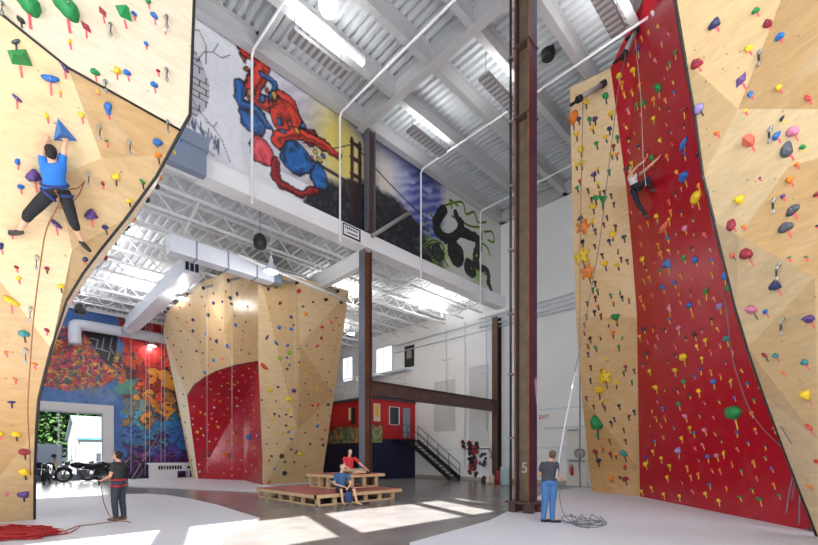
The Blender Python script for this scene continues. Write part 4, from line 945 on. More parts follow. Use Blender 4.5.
# ------------------------------------------------------------------ garage view outside
struct(MB().box((-40, YG + .3, -.25), (60, 110, -.03)).build('ground', mat('pale_asphalt', s2l(130, 134, 140), .8, noise=.08)))
def tree(x, y, h, r_, label, seed, dark=0):
    r = random.Random(seed); t = thing('tree', label, 'tree', (x, y, -.05), 'trees beyond the garage door')
    b = MB(); b.tube(spline([(x, y, -.05), (x + .2, y, h * .3), (x - .1, y + .2, h * .6), (x, y, h * .85)], 4), [.3 * (1 - .05 * k) for k in range(13)], 8).build('trunk', mat('bark', s2l(90, 74, 60), .9), t)
    b = MB()
    for k in range(2600):
        u = r.gauss(0, 1), r.gauss(0, 1), r.gauss(0, 1); l = math.sqrt(sum(q * q for q in u)) or 1
        k3 = r.random() ** .35; lump = 1 + .25 * math.sin(u[0] / l * 5 + seed) * math.cos(u[2] / l * 6)
        c_ = V(x + u[0] / l * r_ * k3 * lump, y + u[1] / l * r_ * k3 * lump, h * .58 + u[2] / l * h * .46 * k3 * lump)
        a = V(r.uniform(-1, 1), r.uniform(-1, 1), r.uniform(-.6, .6)).normalized() * r.uniform(.2, .38); d_ = a.orthogonal().normalized() * a.length * .8
        b.add([c_ - a, c_ + d_, c_ + a, c_ - d_], [(0, 1, 2, 3)], r.randint(0, 2))
    b.build('foliage', [M['leaf%d' % q] for q in range(3)], t, clean=False)
for q, c_ in enumerate(((50, 84, 38), (34, 64, 30), (72, 104, 50))): M['leaf%d' % q] = mat('leaf_green', s2l(*c_), .6)
yt = 65.0
for k, (px, dy, h, r_) in enumerate(((30, 0, 11, 3.2), (52, 3, 12, 3.4), (74, 6, 13, 3.6), (98, 8, 13, 3.6), (118, 10, 12, 3.6), (40, 10, 14, 4), (88, 14, 15, 4.2), (10, 4, 10, 2.8))):
    p = onY(px, 455, yt + dy)
    tree(p.x, p.y, h, r_, ['leafy tree outside at the left of the garage view', 'leafy tree outside behind the white fence panel', 'bright leafy tree outside beside the shed gable', 'tree rising behind the white shed roof', 'tree outside behind the right door jamb',
        'taller tree further back at the left of the garage view', 'tallest tree furthest back beyond the shed', 'tree outside hidden mostly by the left climbing wall', 'leafy tree directly behind the shed roof ridge', 'leafy tree behind the right end of the shed', 'low leafy tree left of the shed gable'][k], 20 + k)
# shed
sx0 = 5.9; sx1 = 12.5; sy0, sy1 = 52.0, 62.0
t = thing('shed', 'white clapboard shed with a pale blue roof outside the garage door', 'shed', ((sx0 + sx1) / 2, 57, -.03))
gm = (sx0 + .0)
zb_ = 3.4; zr = 5.7
b = MB(); b.box((sx0, sy0, -.03), (sx1 + 2, sy1, zb_)); b.add([(sx0, sy0, zb_), (sx0, sy1, zb_), (sx0, (sy0 + sy1) / 2, zr)], [(0, 1, 2)]); b.add([(sx1 + 2, sy0, zb_), (sx1 + 2, sy1, zb_), (sx1 + 2, (sy0 + sy1) / 2, zr)], [(0, 1, 2)])
b.build('wall', mat('shed_white', s2l(176, 178, 180), .6), t)
b = MB(); ym_ = (sy0 + sy1) / 2
b.add([(sx0 - .25, sy0 - .25, zb_ - .12), (sx1 + 2.2, sy0 - .25, zb_ - .12), (sx1 + 2.2, ym_, zr + .08), (sx0 - .25, ym_, zr + .08)], [(0, 1, 2, 3)]); b.add([(sx0 - .25, sy1 + .25, zb_ - .12), (sx1 + 2.2, sy1 + .25, zb_ - .12), (sx1 + 2.2, ym_, zr + .08), (sx0 - .25, ym_, zr + .08)], [(0, 1, 2, 3)])
o = b.build('roof', mat('blue_grey_roof', s2l(112, 134, 142), .5), t, clean=False); o.modifiers.new('thick', 'SOLIDIFY').thickness = .08
MB().box((sx0 - .2, sy0 - .3, zb_ - .22), (sx1 + 2.2, sy0 - .24, zb_ - .08)).build('fascia', mat('teal_fascia', s2l(60, 130, 156), .5), t)
MB().box((onY(96, 455, sy0).x, sy0 - .03, .95), (onY(101, 455, sy0).x, sy0, 1.85)).build('window', M['glassdark'], t)
for k in (0, 1): MB().box((sx0 - .03, 54.2 + k * 3.2, .9), (sx0, 55.2 + k * 3.2, 2.6)).build('shutter', M['heater'], t)
tag(MB().box((onY(36, 450, 43).x, 43, 0), (onY(62, 450, 43).x, 43.06, 2.5)).build('fence_panel', M['duct']), 'plain pale fence panel outside at the left of the garage view', 'fence')
p = onZ(46, 474, 0)
# motorcycles
def torus(b, c_, R, r_, ax, n=24, m_=8, mi=0):
    ax = V(ax).normalized(); x = ax.orthogonal().normalized(); y = ax.cross(x)
    b.tube([c_ + (x * math.cos(2 * PI * k / n) + y * math.sin(2 * PI * k / n)) * R for k in range(n + 1)], r_, m_, mi, False)
M['gun'] = mat('dark_gunmetal', s2l(84, 86, 94), .35, .6)
def motorcycle(px, dist, ang, label, tint):
    p = V(onY(px, 480, dist)); p.z = -.03 if dist > YG + .3 else 0
    t = thing('motorcycle', label, 'motorcycle', p, None); R_ = Matrix.Rotation(ang, 3, 'Z'); T = lambda *a: p + R_ @ V(*a)
    body = mat('motorcycle_paint', tint, .25, .2)
    for x, nm in ((-.72, 'front_wheel'), (.72, 'rear_wheel')):
        b = MB(); torus(b, T(x, 0, .33), .28, .06, R_ @ V(0, 1, 0)); w_ = b.build(nm, M['black'], t)
        b = MB()
        for k in range(8): b.tube([T(x, 0, .33), T(x + .26 * math.cos(k * PI / 4), 0, .33 + .26 * math.sin(k * PI / 4))], .008, 4)
        b.tube([T(x, -.06, .33), T(x, .06, .33)], .05, 10); b.build('spoke', M['gun'], w_)
        b = MB(); b.tube([T(x + .36 * math.cos(a), 0, .33 + .36 * math.sin(a)) for a in [(.15 + .1 * k) * PI for k in range(7)]], .05, 6); b.build('fender', body, t)
    MB().tube([T(-.72, -.08, .33), T(-.5, -.08, .95)], .03, 6).tube([T(-.72, .08, .33), T(-.5, .08, .95)], .03, 6).build('fork', M['gun'], t)
    MB().tube(spline([T(-.42, -.36, 1.02), T(-.5, -.15, 1.0), T(-.5, 0, .95), T(-.5, .15, 1.0), T(-.42, .36, 1.02)]), .02, 6).build('handlebar', M['black'], t)
    MB().ell(T(-.6, 0, .88), (.1, .1, .1), 12, 8).build('headlight', M['gun'], t)
    MB().ell(T(-.2, 0, .8), (.3, .16, .15), 14, 8, 0, R_).build('fuel_tank', body, t)
    MB().tube([T(.05, 0, .78), T(.35, 0, .72), T(.8, 0, .8)], [.13, .14, .09], 10).build('seat', M['blackplastic'], t)
    b = MB(); b.cbox(T(-.05, 0, .42), (.42, .26, .3), 0, R_)
    for k in range(5): b.cbox(T(-.12, 0, .52 + k * .035), (.2, .22, .015), 0, R_)
    b.build('engine', M['gun'], t)
    MB().tube(spline([T(-.15, -.16, .45), T(.05, -.18, .25), T(.5, -.18, .26), T(.95, -.2, .32)]), .04, 8).build('exhaust', M['gun'], t)
    MB().tube([T(-.5, 0, .85), T(-.2, 0, .6), T(-.1, 0, .28), T(.3, 0, .28), T(.72, 0, .33)], .03, 6).tube([T(-.2, 0, .65), T(.35, 0, .62), T(.72, 0, .35)], .025, 6).build('frame', M['black'], t)
    MB().tube([T(-.45, -.33, 1.02), T(-.46, -.36, 1.18)], .008, 4).ell(T(-.46, -.38, 1.2), (.02, .06, .04), 8, 6, 0, R_).build('mirror', M['black'], t)
    MB().box(V(T(.62, .14, .42)) - V(.18, .1, .14), V(T(.62, .14, .42)) + V(.18, .1, .14)).build('saddlebag', M['blackplastic'], t)
    return t
m1 = motorcycle(83, YG - 1.7, 0, 'dark motorcycle parked across the garage door, its front wheel to the left', s2l(34, 36, 48))
m1.scale = (1.3, 1.3, 1.3)
m2 = motorcycle(105, YG - .6, .15, 'second dark motorcycle parked behind the first near the door jamb', s2l(30, 30, 36)); m2.scale = (1.3, 1.3, 1.3)
m3 = motorcycle(47, YG - 1.9, 1.35, 'dark motorcycle seen end on at the left of the garage door', s2l(60, 74, 96)); m3.scale = (1.2, 1.2, 1.2)
m4 = motorcycle(36, YG + 2.2, .5, 'dark motorcycle half hidden behind the left climbing wall', s2l(40, 56, 70)); m4.scale = (1.3, 1.3, 1.3)
p = onY(60, 478, YG - .3)
b = MB(); b.tube([p + V(0, 0, .0) + V(0, 0, -p.z), V(p.x - .3, p.y, 1.5)], .03, 6); b.tube([V(p.x + .5, p.y, 0), V(p.x - .25, p.y, 1.3)], .02, 6); b.tube([V(p.x - .5, p.y, 0), V(p.x - .3, p.y, 1.5)], .02, 6)
t = tag(b.build('camera_tripod', M['woodframe']), 'wooden tripod standing in the garage doorway', 'tripod'); MB().ell((p.x - .3, p.y, 1.6), (.14, .1, .12), 12, 8).build('tripod_head', M['blackplastic'], t)
# ------------------------------------------------------------------ holds
HC = dict(g=('green', (30, 140, 74)), b=('blue', (38, 110, 190)), y=('yellow', (236, 200, 40)), o=('orange', (232, 130, 44)), p=('purple', (92, 62, 130)), m=('maroon', (150, 40, 58)), k=('black', (44, 42, 50)),
          n=('navy', (44, 56, 100)), t=('teal', (60, 140, 140)), l=('lilac', (150, 140, 196)), i=('pink', (214, 130, 160)), s=('salmon', (232, 110, 86)), r=('red', (216, 60, 50)), w=('white', (232, 232, 228)), c=('grey', (84, 88, 98)), e=('lime', (150, 190, 60)))
HM = {k: mat(v[0] + '_hold', s2l(*v[1]), .45, noise=.07, nscale=12, bump=.12, bscale=60) for k, v in HC.items()}
TM = {'P': mat('pink_route_tape', s2l(255, 96, 110), .6), 'K': mat('dark_route_tape', s2l(70, 56, 60), .6), 'Y': mat('yellow_route_tape', s2l(240, 214, 90), .6), 'G': mat('green_route_tape', s2l(170, 220, 110), .6), 'W': mat('pale_pink_route_tape', s2l(236, 150, 160), .6)}
def hold_mesh(kind):
    bm_ = bmesh.new(); r = random.Random(hash(kind) % 97 if False else sum(map(ord, kind)))
    bmesh.ops.create_icosphere(bm_, subdivisions=3, radius=.5)
    ph = [r.uniform(0, 6) for _ in range(6)]
    for v in bm_.verts:
        d = v.co.normalized(); th = math.atan2(d.y, d.x)
        k = 1 + .08 * math.sin(3 * th + ph[0]) + .05 * math.sin(5 * d.z * 3 + ph[1]) + .05 * math.sin(4 * d.x * 2 + ph[2])
        x, y, z = v.co * k
        if kind == 'round': pass
        elif kind == 'oval': y *= .72; z *= .8
        elif kind == 'long': y *= .42; x *= 1.05; z *= .7; y += .12 * (x * x * 3)
        elif kind == 'jug': z = z * (1.1 if y > 0 else .7); y *= .7; y -= .12 * (x * 2) ** 2
        elif kind == 'egg': y *= .62 * (1.15 - .35 * x); z *= .75
        elif kind == 'star':
            q = 1 + .38 * math.cos(5 * th + ph[0]) * (1 - abs(d.z)); x *= q; y *= q; z *= .5
        elif kind == 'knob': q = .62 + .38 * max(0, math.sin(3.2 * th + ph[1])) ; x *= q + .1; y *= q; z *= .9
        elif kind == 'horn': x += .3 * y * y * 3 - .15; x *= .7; z *= .8
        v.co = (x, y, max(z, 0) * 1.0)
    me = bpy.data.meshes.new('hold_' + kind); bm_.to_mesh(me); bm_.free()
    for p_ in me.polygons: p_.use_smooth = True
    return me
def flat_hold(kind):
    b = MB()
    if kind == 'tri':   # three-sided pyramid volume
        b.add([(-.46, -.36, 0), (.54, -.40, 0), (-.28, .56, 0), (-.08, -.08, .3)], [(0, 1, 3), (1, 2, 3), (2, 0, 3), (0, 2, 1)])
    if kind == 'dia':
        b.add([(-.5, 0, 0), (0, -.34, 0), (.5, 0, 0), (0, .34, 0), (-.12, 0, .28), (.14, .02, .26)], [(0, 1, 4), (1, 5, 4), (1, 2, 5), (2, 3, 5), (3, 4, 5), (3, 0, 4), (0, 3, 2, 1)])
    if kind == 'box':
        b.add([(-.46, -.30, 0), (.5, -.34, 0), (.34, .36, 0), (-.5, .3, 0), (-.3, -.1, .3), (.24, -.1, .3), (.16, .14, .28), (-.3, .12, .28)],
              [(0, 1, 5, 4), (1, 2, 6, 5), (2, 3, 7, 6), (3, 0, 4, 7), (4, 5, 6, 7), (3, 2, 1, 0)])
    return b.mesh('hold_' + kind, M['white'])
HK = dict(r='round', o='oval', l='long', j='jug', e='egg', s='star', k='knob', h='horn', t='tri', d='dia', b='box')
HN = dict(r='round', o='oval', l='long flat', j='curved', e='egg shaped', s='star shaped', k='lobed', h='hooked', t='triangular', d='diamond shaped', b='blocky')
HMESH = {}
for k, v in HK.items():
    HMESH[k] = flat_hold(v) if k in 'tdb' else hold_mesh(v)
    if not HMESH[k].materials: HMESH[k].materials.append(M['white'])
def hold_proto(k):
    o = bpy.data.objects.new('climbing_hold', HMESH[k]); return o
TB = MB().box((-.5, -1, 0), (.5, 0, .004)).mesh('route_tape', TM['P'])
BOLT = MB().lathe((0, 0, 0), [(.5, 0), (.5, .4), (.35, .6)], 8).mesh('bolt', M['chrome'])
HOLDS = []
def cast(px, py, only=None):
    r = ray(px, py).normalized(); best = None
    for i, (nm, lb, bv_) in enumerate(WALLS):
        if only is not None and i not in only: continue
        loc, nrm, idx, dist = bv_.ray_cast(CAM, r, 100)
        if loc is not None and (best is None or dist < best[2]):
            if nrm.dot(r) > 0: nrm = -nrm
            best = (loc, nrm, dist, i)
    return best
WSHORT = ['left plywood wall', 'right plywood wall', 'narrow plywood wall', 'red wall', 'plywood block', 'red alcove']
def hold(px, py, size, col, kind='r', ang=0, tape='P', tl=None, wall=None, ta=None, stick=.0):
    """climbing hold at the wall point seen at (px,py); size in px, angle in degrees; tape = strip of coloured tape below"""
    h = cast(px, py, wall)
    if h is None: return None
    loc, nrm, dist, wi_ = h; dep = (loc - CAM).dot(FW); s = size * dep / F
    up = V(0, 0, 1) - nrm * nrm.z; up.normalize(); rt = up.cross(nrm).normalized()
    if rt.dot(RT) < 0: pass
    o = bpy.data.objects.new('climbing_hold', HMESH[kind]); COL.objects.link(o)
    R = Matrix((rt, up, nrm)).transposed()
    def inpl(an): # in-plane angle whose picture direction is an (degrees, 0 = right, 90 = up)
        r2 = ray(px + 2 * math.cos(math.radians(an)), py - 2 * math.sin(math.radians(an))); q = CAM + r2 * ((loc - CAM).dot(nrm) / r2.dot(nrm)) - loc
        return math.atan2(q.dot(up), q.dot(rt))
    a = inpl(ang)
    o.matrix_world = Matrix.Translation(loc + nrm * .002) @ (R @ Matrix.Rotation(a, 3, 'Z')).to_4x4() @ Matrix.Scale(s, 4)
    o.material_slots[0].link = 'OBJECT'; o.material_slots[0].material = HM[col]
    if tape:
        c = bpy.data.objects.new('route_tape', TB); COL.objects.link(c); c.parent = o
        tl_ = (tl if tl else .85 + 2.0 / size); tw = max(1.5, size * .14) / size if size < 12 else .1
        a2 = inpl(-90 + (ta if ta is not None else 10 + 16 * (random.random() - .5))) + PI / 2
        c.matrix_local = Matrix.Rotation(-a + a2, 4, 'Z') @ Matrix.Diagonal((tw, tl_, 1, 1)) @ Matrix.Translation((0, 0, .004 / max(s, .01)))
        c.material_slots[0].link = 'OBJECT'; c.material_slots[0].material = TM[tape]
    if size > 6.5 and kind not in 'td':
        c = bpy.data.objects.new('bolt', BOLT); COL.objects.link(c); c.parent = o
        c.matrix_local = Matrix.Translation((.02, 0, .38 if kind in 'rjk' else .3)) @ Matrix.Scale(.12, 4)
    HOLDS.append((o, wi_, px, py, size, col, kind)); return o
def table(txt, tape='P', wall=None, sc=1.0, **k):
    for it in txt.split(';'):
        q = it.split()
        if len(q) < 4: continue
        hold(float(q[0]), float(q[1]), float(q[2]) * sc, q[3], q[4] if len(q) > 4 else random.choice('roojkh'), float(q[5]) if len(q) > 5 else random.uniform(-40, 40), q[6] if len(q) > 6 else tape, wall=wall, **k)
def volume(pts, apex, depth, col, tape, wall, ta=8, tl=8, kind='t', two=None):
    """faceted volume whose base corners are seen at pts, apex (px,py) raised off the wall"""
    P_ = [cast(x, y, wall) for x, y in pts]; n_ = P_[0][1]; Q = [p_[0] for p_ in P_]; c_ = sum(Q, Vector()) / len(Q); b = MB(); m_ = len(Q)
    tops = [cast(*apex, wall)[0] + n_ * depth] + ([cast(*two, wall)[0] + n_ * depth] if two else [])
    if two: b.add(Q + tops, [(0, 1, m_ + 1, m_), (1, 2, m_ + 1), (2, 3, m_, m_ + 1), (3, 0, m_)])
    else: b.add(Q + tops, [(i, (i + 1) % m_, m_) for i in range(m_)])
    o = b.build('climbing_hold', HM[col], origin=c_)
    if tape:
        u = (V(0, 0, 1) - n_ * n_.z).normalized(); x, y = tape; h0 = cast(x, y, wall)[0]; h1 = cast(x + tl * math.tan(math.radians(ta)), y + tl, wall)[0]
        MB().bar(h0 + n_ * .004, h1 + n_ * .004, .03, .006, 0, n_).build('route_tape', TM['P'], o)
    cx_ = sum(p_[0] for p_ in pts) / m_; cy_ = sum(p_[1] for p_ in pts) / m_
    HOLDS.append((o, wall[0], cx_, cy_, 27 - len(HOLDS) * .01, col, kind)); return o
# left wall
hold(28, 3, 25, 'g', 'e', -55, ta=6, tl=1.0, wall=[0]); hold(66.5, 8, 25, 'g', 'e', -50, ta=8, tl=.95, wall=[0]); volume([(114.8, 5.2), (128, 8), (132, 22), (120, 16.5)], (124, 12), .16, 'g', (124.5, 20), [0], 14, 9, 'd', (127, 15)); volume([(7, 50), (26, 49), (33, 66.5), (12, 64)], (16, 55), .16, 'g', (20.5, 66), [0], 8, 12, 'b', (24, 58))
volume([(57.6, 118), (53.4, 140.5), (77.5, 141)], (62, 132), .2, 'b', None, [0]); hold(62, 128.5, 5, 'n', 'r', 0, None, wall=[0]); hold(70, 137, 4, 'n', 'r', 0, None, wall=[0])
table('''21 20 7 k h 30 K;16 42 8 c l 20 K;69.6 42 6 y l 70;86 27 11 m d -50;102.5 12 10 m d -60;64.5 68 8 p l -55;50.5 79 14 b l -10;95 72.5 8 g o -20;17 98.5 8 p l -40;108 107 9 b e 70;108.5 113 4 b;
134 14 5 b o;148 1.5 6 g o;154 16 7 b o -40;146 44 4 b;117 71 8 y k;127 73 7 b o -15;158 71 4 m;154 85 7 b o -20;47 116 5 y h;81.6 115 6 y k;18 162 6 b h;34 176 14 p k;20.6 186.5 6 b j;56 224 10 p l -40;
91 214.5 12 p k;105 227 6 n j 0 K;12 231.5 6 p l;1 246 7 n h;85 259 5 n r;103 183.5 4 m h;16.3 267 4 m;47 268.5 4 m r 0 K;106.5 141 4 g l;157.5 142 9 b j 0 K;158 155 7 o j 0 K;116 176.5 8 y k 0 K;142 181.5 6 g l -40 K;129 200.5 5 y o 0 K;
18.5 278 5 y;11 301 13 y l -30;61 286 6 y k 0 K;24 333.5 9 t o -10 K;47 330 5 m;34.5 364 5 o l;15 379 5 o l;11.5 402 6 n l 0 K;16 434 8 y o -10 K;0 433 8 y;24.5 451.5 9.5 m o 0 K;24.5 472 10 y o -15 K;24 494 10 p k 0 K;6.6 492.5 4 i l;
165 30 3 w;98 92 3 y;60 92 3 y;75 215 3 o;6 352 4 o;128 226 4 o''', wall=[0])
# edge holds on the return panel behind the curve
def edge_hold(px, py, size, col, kind, d):
    p = D(px, py, d); s = size * d / F; o = bpy.data.objects.new('climbing_hold', HMESH[kind]); COL.objects.link(o)
    n_ = V(.95, -.3, 0).normalized(); R = Matrix((n_.orthogonal().normalized(), n_.cross(n_.orthogonal().normalized()), n_)).transposed()
    o.matrix_world = Matrix.Translation(p) @ R.to_4x4() @ Matrix.Scale(s, 4); o.material_slots[0].link = 'OBJECT'; o.material_slots[0].material = HM[col]
    HOLDS.append((o, 6, px, py, size, col, kind))
WSHORT.append('strip behind the curved edge')
def edge_x(py): # image x of the curved edge
    ys = [131, 155, 177, 218, 249, 273, 301, 335, 371]; xs = [181, 168, 156, 126, 101, 83, 66, 55, 45.5]
    return float(np.interp(py, ys, xs))
def dedge(py): return float(np.interp(py, [131, 177, 249, 301, 371], [7.9, 8.0, 8.8, 9.3, 9.9])) + .35
for (py, off, s, c_, k) in ((140, 4, 5, 'b', 'o'), (152, 4, 4, 'y', 'r'), (178, 4, 6, 'o', 'o'), (186, 6, 9, 'k', 'k'), (199, 6, 9, 'k', 'o'), (196, 3, 4, 'y', 'r'), (219, 7, 7, 'o', 'j'), (227, 6, 9, 'k', 'j'), (232, 8, 5, 't', 'o'), (238, 5, 4, 'g', 'r'), (243, 9, 5, 'c', 'o'),
    (250, 6, 6, 'b', 'o'), (257, 9, 6, 'm', 'r'), (258, 4, 5, 'n', 'o'), (266, 7, 5, 'b', 'r'), (272, 5, 6, 'k', 'j'), (281, 6, 5, 'y', 'o'), (286, 4, 4, 'p', 'r'), (292, 6, 5, 'm', 'j'), (262, 14, 4, 'w', 'r'), (300, 4, 4, 'r', 'r')):
    edge_hold(edge_x(py) + off, py, s, c_, k, dedge(py))
hold_b = edge_hold(66, 313, 17, 'b', 'd', 10.0)
# right near wall
table('''715 24 11 n k;756 11 7 g o;768 24 9 m j;780 37 9 b o 20;748.5 49 8 y k;697 64 11 m j 20;741 80 14 p d 60;750.5 94.5 7 b b;779 87.5 7 y k;745.5 111 4 y;699.5 108.5 9 l r 0 K;782.5 118.5 5 k h 0 Y;808 98 8 r l -35;
717 133 5 o;749 140.5 14 s j;777 136 8 b h;793 131.5 12 i o 0;788 149.5 14 c h 30;803 147 6 g o 0 Y;797 164.5 5 o;790 180 8 o k;783 196.5 5 p;793 210 12 c e 40;786 227.5 13 c o 20;817 194.5 6 m;740 199.5 11 y k;
732.6 225 12 m h 40;744 226.5 5 o;746.8 253.5 14 m o 0;733 255 6 s r 0 K;789 257.5 4 g l;806 257 4 g l;776 285 13 n k;752 309 12 i j 0 K;765.6 311.5 6 b o;809.7 318.5 11 p j;765 355 7 m l -40 K;776 355.5 7 t o;805 362 8 t o;783 372.5 4 o;806.5 394.5 13 y k -10;
809.5 427 8 r l -40;817 461 6 r o;810 486 6 o l;801 504 6 y l;817 226 3 k;760 178 2.5 c''', wall=[1], ta=30)
# narrow plywood wall
table('''573.4 117 12 o e 80;586 101.5 6 y j;605.6 96 7 g o;579 119 4 n;589.6 119 5 g;595 119 5 p r;592.5 128 5 y h;611 113 6 y j;609.6 128.5 5 n j;576.5 134 6 y k;605.6 137 5 y k;617.5 137 4.5 g j;596.5 143.5 5 g;581 149.5 6 y;613.5 145.5 4 m j;611 153.6 5 y;616.5 154.5 4.5 o;
581.7 163 6 y;576 165 4 y;594 174.5 6 p k;597.5 168.5 4 y;609 171 3.5 g;580 181 4 r h;597.5 183.5 4 y;577 187.5 4 g o;602 200 10 g t 180;595.5 198 6 g;593 206 7 y j;580.5 218 6 c k;583 227 11 o s;592 221.5 5 y h;612.7 234 6 y s;582 256 13 y s;587.7 272 12 o s;605 263.5 7 y k;617.5 265 5 y j;624 236.6 5 c o;
588 189.5 3 k;600 191.5 3 o;604 191 3 k;611 194.5 3 n;591.5 198 3 k;614 203 3 n;607 216.5 3 k;603.5 223.5 3 m;615.5 226 4 m;595 230 4 c;609 240.5 4 n;582.5 241.5 4 k;594.5 245 3 k;602 254.5 3.5 k;618 250 3 e;621 258 3.5 m;627 260 3.5 m;
595 282 3.5 k;593 289 3.5 g;597.5 290.5 3.5 g;595.5 297 3.5 m;610.5 294.5 3 g;620 291 3 e;622 297 3 k;629 299 3.5 o;587 302 3 c;613.5 302 3 o;598 306 3 r;
615.6 317 9 g k;586.5 315 3.5 g;594.5 311.5 3.5 k;601 315 3.5 m;584.5 324 3 m;590 338 4 k;595.5 347 4 g;587.5 344.5 3.5 o;613 332.5 5 o;619 346.5 3.5 g;622 337 3 e;590.5 366 3.5 m;590.5 379.5 3 k;601.5 370 4 o;605 377 12 y s;599.5 389.5 10 y j;616.5 383 5 y;607 359.5 4 y;
625.5 366.5 4 m;623.5 372 3 g;634 369.5 3 m;593.5 405.5 3 m;604.5 407 3 m;602.5 401 4 y;619 405.5 3.5 k;597.5 422.5 15 g h 30;611 422 4 n;614 418 3 n;629 416 3.5 k;623.5 429 3 m;598 435 4 g;623.7 453 9 t j;609.5 440 3.5 m;625.5 440 3.5 m;595.5 451.5 6 m j;598.8 460.5 6 n o;610.5 453.5 4 m;616 454.5 3.5 o;611.6 478.5 7 o k;625.5 479 7 m j;625 466.5 5 r;
588 353 3 n;584 331.5 3 r;632 381 3 g;586 397 3 m;634 411 3 n;620 477 3 k;600 336 3 o;608 323 3 y;617 322 3 o;603 448 3 r''', tape='K', wall=[2])
# red wall
table('''638 49.5 9 p l 60;633 70 6 y o;619.5 76 7 y o;654 99 6 o;659 87.5 10 g j;684 110 9 m l 40;637 105 5 g;644 103 6 g;675.6 52.5 6 g l 60;654 118 5 y;622 83 5 o;640 85 5 o;632 91 4 o h;624 93 4 o h;670 63 3.5 g;662 43 3 i;650 53 4 r h;667 66 4 m l 60;659 106 3.5 m;
684.5 144.5 12 b l 70;684.5 154 6 p;684.5 176.5 12 b o 50;700.6 153 10 k l 40;697 197 14 y e 60;699 185.5 5 o;652.7 157.8 7 g o;667 156 5 o;656.7 216 6 y o;685.5 228 6 i;665 228 14 s l 60;632 163 5 y;646.7 150.7 6 m;635 186 5 y;634 193 5 y;671 211 4 o;681 211.5 4 n;
668.4 237.5 5 b;658.6 244 4.5 o;661 253 5.5 o;643 259 5.5 y;667.6 264 12 b b 10;684.6 258 6 g;696 259.5 6.5 b;660 270 4 g;675 282.5 5 b;681 275 4 o;663 287 6.5 b;711.6 273 5 o l 60;706.5 291.5 8 g l 60;690 305 7.5 b o;720 306 8 l o;669.7 308 8 i t;679 328 6.5 i o;695 334.5 6 k;705.7 340 5 y;684 357 10 y o;727 338.5 8 t o;
725 276 8 b o 80;729 287.5 8 g o 80;675.6 370 6 y j;684 381.5 6 g o;714 381.5 7 b o;699 391 6 y o;656 387.5 6.5 y j;679 404 6 g o;685.6 416 6 i;734 412.5 19 g e 175;678.7 450.5 8 l k;708 456.5 5.5 b;717 455.5 5.5 i;690 427.5 4.5 y;682 438 4 y;661.5 458 4.5 y;670 465.5 4.5 y j;647 457.5 5.5 n;646 464 5 y;653 451 4 y;667.5 477 4 y;642 491 4 y;651.5 487.5 4 y;
664 494 4.5 y;679.7 496 4.5 y;687.5 467 4 o;691 476 3.5 o;698.5 474 4 o;719 500.5 5 y;710 484.5 4 b;762 387 7 e o;647 353 5 n;650 371 4 y;652 408 4 m;655 441 4 b;656 417.5 4 o;702 358 4 y;731 381 5 y l 60;775 428 5 o;754 462 4.5 o;760 499 7 g l -30;774 484 4 o;737 432 4 b;765 445 4 k;724 453 4.5 y l 80;
752 413 4 o;694 432.5 4 b;705 430 5 i;743 305 3.5 o;701 369 5 p;711 371 4 o;697 346 4 y;644 280 3.5 o;650 277 4 o;641 297 4 o;644 305 4.5 o;640 336 4 y;644 329 4.5 n;653 327 4 m;641 243 3 o;648 222 4 o;640 208 4 r;678 249 4 m''', tape='Y', wall=[3])
def scatter(n, polyp, cols, smin, smax, tape, wall, mind, seed):
    r = random.Random(seed); ex = [(h[2], h[3]) for h in HOLDS if h[1] in wall]; k = 0; tries = 0
    xs = [p[0] for p in polyp]; ys = [p[1] for p in polyp]
    while k < n and tries < 6000:
        tries += 1; x = r.uniform(min(xs), max(xs)); y = r.uniform(min(ys), max(ys))
        ins = False; m_ = len(polyp)
        for i in range(m_):
            (x0, y0), (x1, y1) = polyp[i], polyp[(i + 1) % m_]
            if (y0 > y) != (y1 > y) and x < (x1 - x0) * (y - y0) / (y1 - y0) + x0: ins = not ins
        if not ins or any((x - a) ** 2 + (y - b_) ** 2 < mind ** 2 for a, b_ in ex): continue
        if wall == [3] and 636 < x < 668 and 148 < y < 226: continue
        q = cast(x, y)
        if q is None or q[3] not in wall: continue
        hold(x, y, r.uniform(smin, smax), r.choice(cols), r.choice('roojkh'), r.uniform(-60, 60), r.choice(tape), wall=wall, ta=r.uniform(8, 34), tl=1.0 + .8 * r.random()); ex.append((x, y)); k += 1
scatter(95, [(618, 80), (640, 30), (668, 20), (700, 190), (735, 340), (722, 420), (740, 490), (690, 500), (643, 492), (640, 320), (628, 180)], 'moyrnmsrikb', 2.6, 4.0, 'YYWW', [3], 8.2, 5)
scatter(14, [(735, 350), (760, 410), (785, 500), (740, 500), (725, 420)], 'moygb', 2.6, 4.0, 'YYW', [3], 12, 6)
